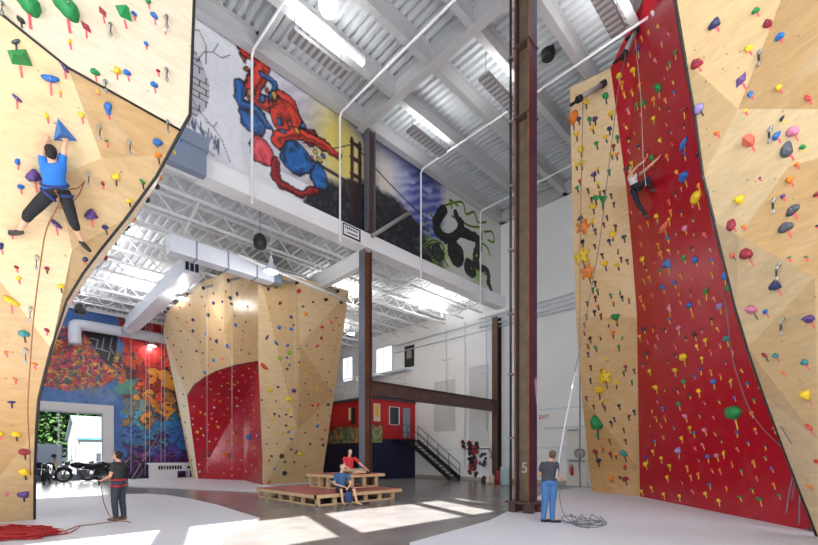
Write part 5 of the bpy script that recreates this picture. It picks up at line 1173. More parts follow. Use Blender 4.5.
# plywood block : left face, then right face
table('''195 286 5 k k;214 303 5 p;231 298 7 k j;237.5 294 5 n;232 304 5 k j;193.5 320 6 n o;208.5 315 7 k o;222 318 3.5 s;236 325 4.5 b;206 334 4.5 b;211 339 4 m;217 341 5.5 p;228 346 6 b;193.5 331 4.5 n;197 351 5 n;203 353 3.5 n;214 360.5 6.5 b b;209 365 4.5 s;205.5 372.5 5.5 b;183.5 378 4.5 n;
178 318 3.5 r;180 307 3 p;172 330 3 r;168 338 3 b;181 331 3 m;205 306 3 m;246 322 3 m;243 331 3 b;202 297 3 m;181.5 352 3 c;174 345 3 m;187 322 3 r;190 305 3 r''', tape=None, wall=[4], sc=.78)
table('''268.5 289 4.5 k;276 287.5 4.5 g;299 291 7 r b 50;280 303 5.5 m;303 306.5 4 n;305.5 314 5 o;291 317 5 p;293.5 325 3.5 n;279 327.5 5 b;291 329 5.5 b;267 337.5 7 p l 60;276 343 7 b l -50;287.5 345.5 5 b;289.5 353 7.5 e b -30;280 358.5 6.5 e b -40;287 357.5 4 b;289.5 365 4 b;287 369 4 n;264 366.5 11 r l -45;313 302 4 m;326 299.5 6 k j;341 302.5 5 k;322 327 5.5 r;321.5 338 5 m;317 346 6 r l 30;
331 322 4.5 o;339 325 4 o;270.5 390 7 y o;278 387 4 p;294 390.5 6 p;288 399 9 y o;317 388 5 y l 80;328 404.5 5 k;312.5 405.5 4.5 r;318 405 5.5 r l 60;318 415.5 4 r;317.5 426 5 b;274.5 414 4 k;286 414.5 4 n;279.5 416 3.5 m;291 417 4.5 k l 0;288.5 410 4 y;272.5 419 5 y l 60;286 425.5 4 k;278 432 3.5 y;282.5 434 4.5 y;291 428.5 4.5 y;288.5 432 4 b;291 439 5 b l;277 444 3 s;325 430 4 r;
322 439.5 4.5 r;323 445 4.5 k;310 444 4 k;291 449.5 4 p;296 452 6 c l 60;300 454 7 y o;271.5 456 4 k;281.5 456 6 k r;269 460.5 5 r l 60;322.5 455.5 5 y l 60;285 462 4 k;284.5 473 6 k r;269 482 5 r l 60;325 471.5 4 m;333 330 3 o;329 345 3 y;336 318 3 m;270 308 3 o;310 330 3 c;305 372 3.5 y;262 400 3 k;333 360 3 o;329 372 3 g;312 368 3 o;335 350 3 o''', tape=None, wall=[4], sc=.78)
scatter(26, [(170, 335), (200, 290), (250, 280), (256, 355), (215, 368), (188, 392), (194, 470), (186, 440), (176, 370)], 'nbpmrk', 1.7, 2.5, [None], [4], 8, 8)
scatter(24, [(265, 380), (345, 300), (335, 420), (325, 478), (266, 480)], 'ykrombce', 1.7, 2.5, [None], [4], 9, 9)
# red alcove
table('''250 437 11 b k;234 384 6 o l;243 375 4.5 s l;205 388 4.5 r l;211 389 4.5 o;220.5 401 5 o;218.5 427 5 y k;216 439 4.5 i;197.5 432 5 y;234.5 433 6 o l -60;227 442 5 o;226.5 455 8 o j;231 457 4 c;203 456 5 c;210 453 4.5 c;237 398 4 i;228 383 4 o;220 372 5 s l;238 382 4 y l''', tape=None, wall=[5], sc=.75)
scatter(85, [(189, 400), (205, 383), (235, 370), (256, 366), (260, 480), (240, 478), (200, 475)], 'yoowwwiis', 1.6, 2.6, [None], [5], 5, 12)

KEEP = 300
HOLDS.sort(key=lambda h: -h[4] * (1.25 if h[1] in (0, 1) else 1))
bpy.context.view_layer.update()
rest = HOLDS[KEEP:]; del HOLDS[KEEP:]; sv = []; sf = []; sm_ = []; smats = []; ssm = []
low = {}
for o, *_ in rest:
    for q in [o] + list(o.children):
        me = q.data; key = me.name
        if key not in low:
            vs = [tuple(v.co) for v in me.vertices]; fs = [tuple(p_.vertices) for p_ in me.polygons]; low[key] = (np.array(vs), fs)
        vs, fs = low[key]; mw = np.array(q.matrix_world if q is o else o.matrix_world @ q.matrix_local); w4 = vs @ mw[:3, :3].T + mw[:3, 3]; off = len(sv)
        m_ = q.material_slots[0].material
        if m_ not in smats: smats.append(m_)
        sv += w4.tolist(); sf += [[i + off for i in f] for f in fs]; sm_ += [smats.index(m_)] * len(fs); ssm += [len(vs) > 20] * len(fs)
    for q in list(o.children): bpy.data.objects.remove(q)
    bpy.data.objects.remove(o)
me = bpy.data.meshes.new('small_holds'); me.from_pydata(sv, [], sf)
for m_ in smats: me.materials.append(m_)
me.polygons.foreach_set('material_index', sm_); me.polygons.foreach_set('use_smooth', ssm); me.update()
o = bpy.data.objects.new('small_climbing_holds', me); COL.objects.link(o); tag(o, 'hundreds of tiny mixed coloured climbing holds dotted over the distant walls', 'climbing holds', None, 'stuff')
# ------------------------------------------------------------------ labels for the holds, each singled out by look and place
RG = {0: (0, 195, 0, 522), 1: (675, 818, 0, 500), 2: (570, 640, 88, 495), 3: (612, 780, 20, 505), 4: (165, 347, 280, 484), 5: (187, 262, 365, 482), 6: (45, 180, 135, 315)}
rows = ['near the top', 'high', 'above the middle', 'below the middle', 'low', 'near the floor']; cols_ = ['at the left edge', 'left of centre', 'right of centre', 'at the right edge']
keyed = {}
for h in HOLDS:
    o, wi_, px, py, size, col, kind = h; x0, x1, y0, y1 = RG[wi_]
    rr = rows[max(0, min(5, int((py - y0) / (y1 - y0) * 6)))]; cc = cols_[max(0, min(3, int((px - x0) / (x1 - x0) * 4)))]
    if wi_ == 4: cc = 'on the left face' if px < 260 else 'on the right face'
    if wi_ == 6: cc = ''
    big = 'large ' if size > 11.5 else 'small ' if size < 4.6 else ''
    base = (big + HC[col][0] + ' ' + HN[kind] + ' hold', rr, cc, WSHORT[wi_]); keyed.setdefault(base, []).append((py, px, o))
ordn = ['very', 'second', 'third', 'fourth', 'fifth', 'sixth', 'seventh', 'eighth', 'ninth', 'tenth']
for (a_, rr, cc, ws), l_ in keyed.items():
    l_.sort(key=lambda q: (q[0], q[1])); n_ = len(l_)
    for i, (_, _, o) in enumerate(l_):
        lb = (a_ + ' ' + rr + ' ' + cc + ' of the ' + ws).replace('  ', ' ') if ws != 'red wall' or True else ''
        if n_ > 1: lb = ('lower ' if i else 'upper ') + lb if n_ == 2 else (['upper', 'middle', 'lower'][i] + ' ' + lb if n_ == 3 else ordn[i] + ' highest ' + lb)
        wl = lb.split()
        if len(wl) > 16: lb = lb.replace(' of the back panel behind the curved left edge', ' behind the curved left edge').replace('close to the ', 'near the ')
        if len(lb.split()) > 16: lb = lb.replace(' shaped', '').replace('long flat', 'long').replace('at the left edge of', 'leftmost on').replace('at the right edge of', 'rightmost on')
        o['label'] = lb; o['category'] = 'climbing hold'; o['group'] = 'climbing holds on the ' + ws

# ------------------------------------------------------------------ quickdraws, top anchors
def quickdraw(px, py, s, wall, label):
    loc, nrm, dist, wi_ = cast(px, py, wall); t = thing('quickdraw', label, 'quickdraw', loc + nrm * .02, 'quickdraws hanging on the plywood walls')
    o = ORG[t.name]; up = (V(0, 0, 1) - nrm * nrm.z).normalized(); sd = up.cross(nrm); u = s * (loc - CAM).dot(FW) / F
    dn = V(0, 0, -1); q = o + nrm * .04
    for k, z in ((0, 0), (1, .72)):
        b = MB(); c_ = q + dn * u * z; b.tube([c_ + dn * (u * (.14 - .14 * math.cos(a))) + sd * (u * .07 * math.sin(a)) for a in [2 * PI * i / 12 for i in range(13)]], .012, 6); b.build('carabiner', M['chrome'], t)
    MB().bar(q + dn * u * .24, q + dn * u * .76, .03, .012, 0).build('sling', M['black'], t)
    MB().ell(o, .03, 8, 6).build('hanger', M['chrome'], t)
for i, (x, y) in enumerate([(2, 4), (110, 25), (166, 17), (166, 70), (105, 82), (99, 126), (129, 141), (167, 122), (88, 172), (37, 256), (30.5, 307), (25.5, 349)]):
    quickdraw(x, y, 13, [0], 'quickdraw on the left plywood wall, ' + ['at its top left corner', 'below the green diamond hold', 'highest near the right edge', 'second highest near the right edge', 'just above the black seam', 'right of the blue triangle', 'left of the navy curved hold',
        'where the seam meets the right edge', 'clipped beside the climber', 'right below the climber, above the yellow hold', 'beside the hanging rope above the teal hold', 'lowest beside the hanging rope'][i])
for i, (x, y) in enumerate([(761, 52), (771.5, 128), (775, 199), (780, 264), (784.5, 319)]):
    quickdraw(x, y, 15, [1], 'quickdraw ' + ['highest', 'second from the top', 'middle one', 'second from the bottom', 'lowest'][i] + ' on the near plywood wall at right')
def anchor(px0, py0, px1, py1, d, label, r_=.07):
    a = D(px0, py0, d); c_ = D(px1, py1, d); t = thing('anchor_bar', label, 'climbing anchor', (a + c_) / 2, 'top anchor bars')
    MB().tube([a, c_], r_, 10).build('bar', M['heater'] if r_ > .05 else M['black'], t)
    for q in (a, c_): u = (c_ - a).normalized(); MB().tube([q - u * r_, q + u * r_], r_ * 1.35, 10).build('end_cap', M['black'], t)
    for q in (a, c_): MB().tube([q, q + V(.12, .35, .05)], r_ * .6, 6).build('bracket', M['black'], t)
    return a, c_
A1 = anchor(579, 99, 603, 84, 14.9, 'grey anchor bar across the top of the narrow plywood wall', .085)
A2 = anchor(624, 55, 636, 31, 13.9, 'grey anchor bar at the top of the red wall', .085)
for (q, nm) in (((280 - 3.5, 281, 297, 282.5), 'on the right face, left one'), ((321, 286, 338, 291), 'on the right face, right one'), ((228.5, 280.5, 244, 276.5), 'on the left face, nearest the corner'), ((203.5, 288, 217, 284), 'on the left face, second from the corner'), ((187, 294, 193, 292), 'on the left face, third from the corner'), ((168.5, 305, 174, 300), 'on the left face, fourth from the corner'), ((165, 312, 168, 309), 'on the left face, at its far end')):
    h = next(h_ for h_ in (cast((q[0] + q[2]) / 2, (q[1] + q[3]) / 2 + k_, [4]) for k_ in range(3, 40)) if h_); anchor(*q, (h[0] - CAM).dot(FW) - .25, 'dark anchor bar atop the plywood block, ' + nm, .06)

# ------------------------------------------------------------------ ropes
def rope(pts, r_, m_, label, group=None, name='climbing_rope'):
    return tag(MB().tube(pts, r_, 6).build(name, m_), label, 'rope', group)
def wallrope(x0, y0, x1, y1, wall, label, off=.25):
    h0 = cast(x0, y0, wall); d0 = (h0[0] - CAM).dot(FW) - off; p0 = D(x0, y0, d0); h1 = cast(x1, min(y1, y0 + 300), wall)
    z1 = max(.08, D(x1, y1, d0).z); rope([p0, V(p0.x, p0.y, z1)], .012, M['ropewhite'], label, 'ropes hanging down the plywood block')
for q, nm in (((207, 288, 207, 470), 'pale rope hanging from the second anchor of the left face into the alcove'), ((232, 282, 232, 470), 'pale rope hanging nearest the corner on the left face of the block'), ((295, 285, 295, 390), 'pale rope hanging down the right face of the plywood block')):
    wallrope(*q, [4], nm)
for x, nm in ((147.5, 'left'), (163, 'right')):
    p = onY(x, 330, 31.5)
    for k in (-.08, .08): rope([V(p.x + k, 31.5, 10.4), V(p.x + k * 1.6, 31.5, .3)], .014, M['ropewhite'], ('left' if k < 0 else 'right') + ' strand of the ' + nm + ' pair of pale ropes before the graffiti wall', 'ropes in front of the graffiti wall')
p = onY(131, 330, 31.5); rope([V(p.x, 31.5, 10.4), V(p.x, 31.5, .6)], .014, M['ropewhite'], 'single pale rope hanging left of the two pairs before the graffiti wall')
# narrow wall ropes
pA = D(583, 98, 14.7); rope([pA, D(580, 250, 15.2), D(579.5, 440, 15.9), D(579, 470, 16)], .012, M['rope'], 'thin grey rope hanging down the left edge of the narrow plywood wall')
pB = D(626, 52, 13.7); rope([pB, D(618, 90, 13.7), D(600, 240, 13.7), D(584, 330, 12.2), D(575, 372, 11.2)], .012, M['rope'], 'thin grey rope slanting from the red wall anchor down towards the standing man at right')
rope([D(635, 36, 13.6), D(641, 100, 13.2), D(643.5, 165, 12.7), D(646, 186, 12.5)], .008, M['ropewhite'], 'thin rope running from the red wall anchor to the climber in white')
rope([D(575, 372, 11.2), D(562, 440, 10.2), D(556, 478, 9.9)], .016, M['ropewhite'], 'bright lower end of the belay rope above the standing man at right')  # pale colour stands for sunlight on this stretch of grey rope
for k, pts in enumerate(([(703, 176), (716, 245), (726, 310), (733, 360), (750, 410), (774, 440), (797, 458)], [(708, 190), (722, 260), (745, 345), (765, 400), (783, 430), (800, 458)])):
    pp = []
    for x, y in pts: h = cast(x, y, [1, 3]); pp.append(D(x, y, (h[0] - CAM).dot(FW) - .12))
    pp[-1] = D(*pts[-1], 8.2)
    rope(spline(pp, 4), .009, M['rope'], ['thin rope curving down the red wall well clear of the black edge', 'thin rope curving down the red wall close beside the black edge'][k])
for k, (x0, x1, y1) in enumerate(((795, 786, 513), (797.5, 792, 500), (800, 799, 524), (801, 803, 505))):
    rope(spline([D(798, 459, 8.3), D((x0 + x1) / 2, (459 + y1) / 2, 8.3), D(x1, y1, 8.4)], 5), .011, M['rope'], ['leftmost', 'second from left', 'third from left', 'rightmost'][k] + ' of the grey rope strands hanging at the foot of the right edge')
def pile(cx_, cy_, rx, ry, n, r_, m_, label, seed, z0, zz=.1, name='rope_pile'):
    rr = random.Random(seed); pts = []
    for k in range(n):
        a = rr.uniform(0, 2 * PI); q = math.sqrt(rr.random()); pts.append(V(cx_ + rx * q * math.cos(a), cy_ + ry * q * math.sin(a), z0 + r_ + rr.random() * zz * (1 - q * .7)))
    return tag(MB().tube(spline(pts, 5), r_, 5).build(name, m_), label, 'rope')
def ppile(poly_pts, n, r_, m_, label, seed, z0, zz, name='rope_pile'):
    rr = random.Random(seed); P_ = [onZ(x, y, z0) for x, y in poly_pts]; pts = []
    for k in range(n):
        a_, c_ = rr.choice(P_), rr.choice(P_); q = a_.lerp(c_, rr.random()); q.z = z0 + r_ + rr.random() * zz; pts.append(q)
    return tag(MB().tube(spline(pts, 5), r_, 5).build(name, m_), label, 'rope')
ppile([(-60, 533), (-50, 541), (10, 529), (52, 530), (58, 535), (40, 539), (-10, 542), (0, 536)], 330, .008, M['ropered'], 'red rope heaped on the mat at the left foot of the plywood wall', 4, .05, .1)
Q = [onZ(x, y, .06) for x, y in ((48, 531), (60, 532), (70, 529), (78, 526), (95, 524), (110, 522), (122, 521), (131, 522.5))]
rope(spline(Q, 4), .01, M['ropeorange'], 'brownish rope lying from the red heap to the feet of the belaying man at left')
Q = [onZ(x, y, .06) for x, y in ((50, 533), (66, 534), (76, 529), (80, 526))]; rope(spline(Q, 4), .009, M['ropered'], 'short loop of red rope trailing off the heap')
ppile([(562, 520), (574, 512), (598, 514), (606, 525), (590, 528), (568, 524)], 26, .009, M['rope'], 'loose grey rope scattered on the mat beside the standing man at right', 6, .05, .01, 'loose_rope')
ppile([(782, 516), (806, 530), (818, 532), (800, 527), (788, 519)], 60, .009, M['rope'], 'tangled grey rope on the mat at the foot of the right edge', 7, .05, .05)
# ------------------------------------------------------------------ people
def remesh(b, name, mats, parent, vox, smooth=3, mi_fn=None):
    me = b.mesh(name, mats if isinstance(mats, list) else [mats]); o = bpy.data.objects.new('tmp', me); COL.objects.link(o)
    md = o.modifiers.new('r', 'REMESH'); md.mode = 'VOXEL'; md.voxel_size = vox; md.use_smooth_shade = True
    sm = o.modifiers.new('s', 'SMOOTH'); sm.factor = .5; sm.iterations = smooth
    dg = bpy.context.evaluated_depsgraph_get(); m2 = bpy.data.meshes.new_from_object(o.evaluated_get(dg)); bpy.data.objects.remove(o)
    m2.name = name; org = ORG[parent.name]; m2.transform(Matrix.Translation(-org)); m2.materials.clear()
    for q in (mats if isinstance(mats, list) else [mats]): m2.materials.append(q)
    for p_ in m2.polygons: p_.use_smooth = True; p_.material_index = 0
    if mi_fn:
        for p_ in m2.polygons: p_.material_index = mi_fn(p_.center + org)
    r = bpy.data.objects.new(name, m2); COL.objects.link(r); r.parent = parent; ORG[r.name] = org; return r
def limb(b, pts, rs, n=10):
    """capsule chain with spherical joints"""
    pp = []; rr = []
    for i in range(len(pts) - 1):
        for t in (0, .25, .5, .75): pp.append(V(pts[i]).lerp(V(pts[i + 1]), t)); q = rs[i] * (1 - t) + rs[i + 1] * t; rr.append(q * (1 + .05 * math.sin(t * PI)))
    pp.append(V(pts[-1])); rr.append(rs[-1]); b.tube(pp, rr, n)
    for p_, q in zip(pts, rs): b.ell(p_, q, 10, 8)
def hand(b, wr, fdir, pdir, s=1.0, curl=.5, side=1):
    """wrist point, finger direction, palm normal; palm, four unequal bent fingers and a side thumb"""
    f = V(fdir).normalized(); p_ = V(pdir); p_ = (p_ - f * p_.dot(f)).normalized(); x = f.cross(p_) * side
    c_ = V(wr) + f * .05 * s; R = Matrix((x, f, p_)).transposed()
    b.ell(c_, (.041 * s, .055 * s, .018 * s), 12, 8, 0, R)
    for k, l in enumerate((.068, .078, .073, .056)):
        q = V(wr) + f * .085 * s + x * (.029 - .019 * k) * s; d = f.copy(); pts = [q]
        for seg in range(3):
            d = (Matrix.Rotation(-curl * (.5 + .4 * seg) * side * 1, 3, x) @ d) if False else (d + p_ * curl * (.35 + .25 * seg)).normalized()
            q = q + d * l * (.42, .33, .25)[seg] * s; pts.append(q)
        b.tube(pts, [.0095 * s, .009 * s, .0085 * s, .007 * s], 7)
    q = V(wr) + f * .03 * s + x * .035 * s; pts = [q, q + (x * .8 + f * .5 + p_ * .2).normalized() * .032 * s]; pts.append(pts[-1] + (x * .3 + f * .8 + p_ * (.3 + curl * .4)).normalized() * .03 * s); b.tube(pts, [.013 * s, .0105 * s, .008 * s], 7)
def head(b, c_, face, up, s=1.0):
    f = V(face).normalized(); u = V(up); u = (u - f * u.dot(f)).normalized(); x = f.cross(u); R = Matrix((x, f, u)).transposed(); T = lambda a, d_, e_: V(c_) + R @ V(a * s, d_ * s, e_ * s)
    b.ell(T(0, -.008, .022), (.073 * s, .092 * s, .088 * s), 16, 12, 0, R); b.ell(T(0, .03, -.045), (.052 * s, .055 * s, .065 * s), 14, 10, 0, R)
    b.tube([T(0, .088, .03), T(0, .108, -.005), T(0, .092, -.014)], [.008 * s, .014 * s, .008 * s], 8)
    b.ell(T(0, .075, .045), (.055 * s, .02 * s, .012 * s), 10, 6, 0, R); b.ell(T(0, .083, -.05), (.024 * s, .01 * s, .009 * s), 10, 6, 0, R); b.ell(T(0, .074, -.088), (.02 * s, .018 * s, .016 * s), 8, 6, 0, R)
    for sx in (-1, 1): b.ell(T(sx * .075, -.01, .0), (.01 * s, .02 * s, .03 * s), 8, 6, 0, R)
    return T, R
def person(name, label, J, skin, hairm, shirt, pants, shoes, s=1.0, sleeve=.6, panlen=1.0, tank=False, cap=None, harness=None, hairlong=False, extra=None):
    """J: joints in world space"""
    J = {k: V(v) for k, v in J.items()}
    root = thing(name, label, 'person', J.get('base', J['pel'])); b = MB()
    up = (J['neck'] - J['pel']).normalized(); sx = (J['shR'] - J['shL']).normalized(); fr = up.cross(sx).normalized()
    if fr.dot(J['face']) < -.2 and not J.get('noflip'): pass
    front = fr
    hx = (J['hipR'] - J['hipL']).normalized(); mid = J['pel'].lerp(J['neck'], .5)
    def torso(bb, k, z0=0, z1=1, rad=1.0):
        secs = []
        for t, rx, ry in ((0, .155, .105), (.12, .165, .115), (.35, .14, .1), (.6, .155, .108), (.8, .175, .11), (.93, .13, .085), (1.0, .07, .065)):
            if t < z0 or t > z1: continue
            c_ = J['pel'].lerp(J['neck'], t); ax = hx.lerp(sx, t).normalized(); fy = up.cross(ax).normalized(); secs.append((c_, ax, rx * s * k * rad, fy, ry * s * k * rad))
        bb.loft(secs, 18)
        return secs
    torso(b, .96)
    limb(b, [J['neck'] - up * .03 * s, J['head'] - up * .06 * s], [.058 * s, .052 * s])
    T, R = head(b, J['head'], J['face'], J.get('hup', V(0, 0, 1)), s)
    for q in 'LR':
        limb(b, [J['sh' + q], J['el' + q], J['wr' + q]], [.052 * s, .04 * s, .027 * s]); limb(b, [J['hip' + q], J['kn' + q], J['an' + q]], [.085 * s, .056 * s, .038 * s])
        hd = J.get('hd' + q, (J['wr' + q] - J['el' + q])); pn_ = J.get('pn' + q, -V(front)); hand(b, J['wr' + q], hd, pn_, s, J.get('curl', V(.5, 0, 0)).x, -1 if q == 'L' else 1)
        td = V(J['toe' + q]).normalized(); limb(b, [J['an' + q], J['an' + q] + td * .05 * s - V(0, 0, 0) , J['an' + q] + td * .15 * s + J.get('tdn', V(0, 0, -.05)) * s], [.036 * s, .036 * s, .028 * s], 8)
    remesh(b, 'body', [skin], root, .009 * s, 3)
    # eyes and mouth
    b = MB()
    for q in (-1, 1): b.ell(T(q * .03, .077, .026), (.011 * s, .007 * s, .006 * s), 8, 6, 0, R)
    b.build('eyes', M['hair'], root); MB().ell(T(0, .0925, -.05), (.02 * s, .004 * s, .004 * s), 8, 6, 0, R).build('lips', mat('lips', s2l(170, 96, 88), .5), root)
    if hairm is not None:
        b = MB(); b.ell(T(0, -.022, .04), (.082 * s, .094 * s, .088 * s), 16, 12, 0, R); b.ell(T(0, -.05, .0), (.074 * s, .062 * s, .07 * s), 14, 10, 0, R)
        if hairlong: b.tube([T(0, -.1, .03), T(0, -.16, .03), T(0, -.2, -.05)], [.035 * s, .045 * s, .015 * s], 8)
        remesh(b, 'hair', [hairm], root, .011 * s, 1)
    if cap is not None:
        b = MB(); b.ell(T(0, -.01, .05), (.084 * s, .1 * s, .075 * s), 16, 10, 0, R); b.build('cap', cap, root)
    # shirt
    b = MB(); torso(b, 1.12, 0 if not tank else .08, 1.0 if not tank else .9)
    if not tank:
        for q in 'LR': limb(b, [J['sh' + q] - up * .01, J['sh' + q].lerp(J['el' + q], sleeve)], [.064 * s, .058 * s])
    else:
        for q in 'LR': limb(b, [J['pel'].lerp(J['neck'], .85) + (J['sh' + q] - J['neck']) * .5, J['neck'].lerp(J['sh' + q], .5) + up * .02 * s], [.035 * s, .03 * s])
    remesh(b, 'shirt' if not tank else 'tank_top', [shirt], root, .013 * s, 3)
    b = MB(); secs = []
    for t, rx, ry in ((-.14, .13, .1), (0, .178, .13), (.16, .165, .125)): c_ = J['pel'] + up * t * .5 * s * 1.0; secs.append((c_, hx, rx * s, up.cross(hx).normalized(), ry * s))
    b.loft(secs, 18)
    for q in 'LR':
        h_, k_, a_ = J['hip' + q], J['kn' + q], J['an' + q]
        if panlen >= 1: limb(b, [h_, k_, k_.lerp(a_, min(1, panlen - .05))], [.1 * s, .074 * s, .058 * s])
        elif panlen >= .5: limb(b, [h_, k_, k_.lerp(a_, (panlen - .5) * 2)], [.1 * s, .078 * s, .066 * s])
        else: limb(b, [h_, h_.lerp(k_, panlen * 2)], [.103 * s, .082 * s])
    remesh(b, 'trousers' if panlen >= .9 else 'shorts', [pants], root, .013 * s, 3)
    if shoes is not None:
        for q in 'LR':
            td = V(J['toe' + q]).normalized(); a_ = J['an' + q]; dn = J.get('tdn', V(0, 0, -.05)) * s; b = MB()
            limb(b, [a_ - td * .03 * s + dn * .8, a_ + td * .06 * s + dn * .9, a_ + td * .17 * s + dn], [.043 * s, .045 * s, .034 * s], 8); b.ell(a_ + dn * .3, .042 * s, 10, 8)
            remesh(b, 'shoe', [shoes], root, .011 * s, 2)
    if harness is not None:
        c_ = J['pel'] + up * .07 * s; b = MB(); fy = up.cross(hx).normalized()
        b.tube([c_ + hx * .178 * s * math.cos(a) + fy * .136 * s * math.sin(a) for a in [2 * PI * k / 20 for k in range(21)]], .022 * s, 8)
        b.build('harness_belt', harness, root)
        for q in 'LR':
            h_, k_ = J['hip' + q], J['kn' + q]; ax = (k_ - h_).normalized(); o_x = ax.orthogonal().normalized(); o_y = ax.cross(o_x); cc = h_ + ax * .03 * s
            MB().tube([cc + (o_x * math.cos(a) + o_y * math.sin(a)) * .1 * s for a in [2 * PI * k / 16 for k in range(17)]], .027 * s, 6).build('leg_loop', harness, root)
    return root
U_ = V(0, 0, 1)
jeans = mat('blue_jeans', s2l(70, 116, 170), .8, noise=.15, nscale=18); dkj = mat('charcoal_trousers', s2l(52, 56, 68), .8, noise=.1); blk = mat('black_cloth', s2l(34, 34, 38), .85)
# left climber : joints placed on the overhanging wall a hand's breadth in front of it
def wp(px, py, off): loc, nrm, dist, wi_ = cast(px, py, [0]); return loc + nrm * off
J = dict(pel=wp(56, 188, .22), neck=wp(54, 160.5, .27), head=wp(52.3, 151.5, .24), shL=wp(45, 163, .24), shR=wp(62.5, 161, .24), elL=wp(43.5, 150, .24), elR=wp(65, 149, .24), wrL=wp(46.5, 140.5, .1), wrR=wp(66, 141.5, .12),
         hipL=wp(50.5, 192, .22), hipR=wp(61, 192, .22), knL=wp(33, 211, .3), knR=wp(69, 219, .28), anL=wp(21, 229.5, .1), anR=wp(81, 241, .1))
nrmw = cast(50, 190, [0])[1]; upw = (U_ - nrmw * nrmw.z).normalized(); rtw = RT
J.update(face=-nrmw * .8 + V(.0, 0, .55), hup=U_, toeL=-RT * .9 - U_ * .1 - nrmw * .1, toeR=RT * .25 - U_ * .35 - nrmw * .5, tdn=V(0, 0, -.03), base=J['pel'], pnL=-nrmw, pnR=-nrmw, hdL=-nrmw * .4 + U_, hdR=-nrmw * .4 + U_)
person('person', 'person in a blue t-shirt and black knee shorts climbing spread-legged on the left plywood wall', J, M['skinl'], M['hair'], mat('blue_tshirt', s2l(44, 118, 206), .8), blk, mat('dark_shoes', s2l(60, 58, 50), .6), 1.02, .5, .62, harness=mat('navy_harness', s2l(40, 56, 110), .7))
hold(46, 138.5, 4.5, 'w', 'r', 0, None, wall=[0])['label'] = 'small white hold gripped by the left hand of the climber in blue'
HOLDS[-1][0]['category'] = 'climbing hold'
hp = J['pel'] + upw * .03 - RT * .02; b0 = J['pel'] + nrmw * .05
rp_ = [J['pel'] + nrmw * .14, wp(60, 200, .3), wp(50, 226, .3), wp(44, 260, .3), wp(36, 310, .35), wp(29, 360, .4), wp(27, 400, .4), wp(29, 440, .3), wp(30, 470, .2)]
rope(spline(rp_, 5), .011, M['ropeorange'], 'brown climbing rope hanging from the climber in blue down the left wall')
rope(spline([J['pel'] + nrmw * .14, wp(70, 186.5, .25), wp(79, 184, .1), wp(84, 180, .06)], 5), .01, M['ropeorange'], 'short rope from the harness of the climber in blue to a quickdraw')
rope(spline([wp(84, 180, .06), wp(72, 196, .25), wp(60, 206, .3)], 5), .01, M['ropeorange'], 'rope slanting back down from the quickdraw beside the climber in blue')
# left belayer, facing left in profile
g = onZ(118.5, 520.5, .05); s = 1.0; Lf = -RT; Bk = RT; aw = FW
def st(x, z, y=0): return g + RT * x + FW * y + V(0, 0, z)
J = dict(pel=st(-.01, .93), neck=st(.0, 1.43), head=st(-.035, 1.59), shL=st(.0, 1.385, -.17), shR=st(.0, 1.385, .17), elL=st(-.05, 1.1, -.21), elR=st(-.06, 1.1, .2), wrL=st(-.28, 1.0, -.14), wrR=st(-.3, 1.04, .08), hipL=st(0, .88, -.09), hipR=st(0, .88, .09),
         knL=st(-.03, .49, -.1), knR=st(.02, .49, .1), anL=st(.0, .09, -.09), anR=st(.06, .09, .11), toeL=-RT, toeR=-RT, face=-RT + U_ * .62, hup=U_ + RT * .6, tdn=V(0, 0, -.05), base=g, pnL=U_, pnR=-U_)
J['shL'], J['shR'] = J['shL'], J['shR']
person('person', 'person in a black t-shirt and red harness looking up while belaying at left', J, M['skin'], M['hair'], mat('black_tshirt', s2l(44, 44, 46), .85), dkj, mat('brown_shoes', s2l(120, 90, 74), .6), 1.0, .55, 1.05, harness=mat('red_harness', s2l(176, 36, 56), .7))
rope(spline([J['wrL'] + -RT * .07 + V(0, 0, -.03), st(-.34, .8, -.1), st(-.36, .45), st(-.22, .12), st(-.12, .03)], 5), .01, M['ropeorange'], 'rope hanging from the hands of the belaying man at left to the mat')
rope(spline([J['wrR'] + -RT * .06, st(-.16, 1.15, .05), st(-.11, 1.35, .0), D(112, 440, 10.3), D(60, 436, 9.6), wp(30, 470, .2)], 5), .009, M['ropeorange'], 'rope rising from the belaying man at left towards the wall') if False else None
tag(MB().cbox(J['wrL'] - RT * .09 + V(0, 0, -.07), (.05, .05, .1)).build('belay_device', M['black']), 'small black belay device held by the belaying man at left', 'belay device')
# right belayer, seen from behind, looking up to the right
g = onZ(550, 522.5, .05)
J = dict(pel=st(-.02, .95), neck=st(-.02, 1.45), head=st(.07, 1.61, .03), shL=st(-.175, 1.39), shR=st(.15, 1.39), elL=st(-.215, 1.12, .08), elR=st(.19, 1.12, .05), wrL=st(-.05, 1.08, .28), wrR=st(.36, 1.0, .16), hipL=st(-.11, .9), hipR=st(.08, .9),
         knL=st(-.12, .49), knR=st(.06, .49, .02), anL=st(-.14, .09, .05), anR=st(.05, .09, -.02), toeL=RT * .8 + FW * .2, toeR=RT + FW * -.1, face=FW * .75 + RT * .35 + U_ * .7, hup=U_ - FW * .4, base=g, pnL=U_, pnR=U_)
person('person', 'person in a dark t-shirt and blue jeans standing with back turned at right', J, M['skin'], M['hairgrey'] if False else mat('grey_brown_hair', s2l(92, 74, 64), .8), mat('dark_grey_tshirt', s2l(62, 64, 72), .85), jeans, M['black'], 1.02, .55, 1.05)
rope(spline([J['wrR'] + RT * .05, st(.3, .7, .2), st(.32, .3, .1), st(.45, .05, -.1), st(.8, .02, -.3), st(1.1, .02, 0)], 5), .01, M['rope'], 'thin rope dropping from the hands of the standing man at right onto the mat')
rope([J['wrR'] + U_ * .05, D(556, 478, 9.9)], .012, M['ropewhite'], 'short rope end held up by the standing man at right')
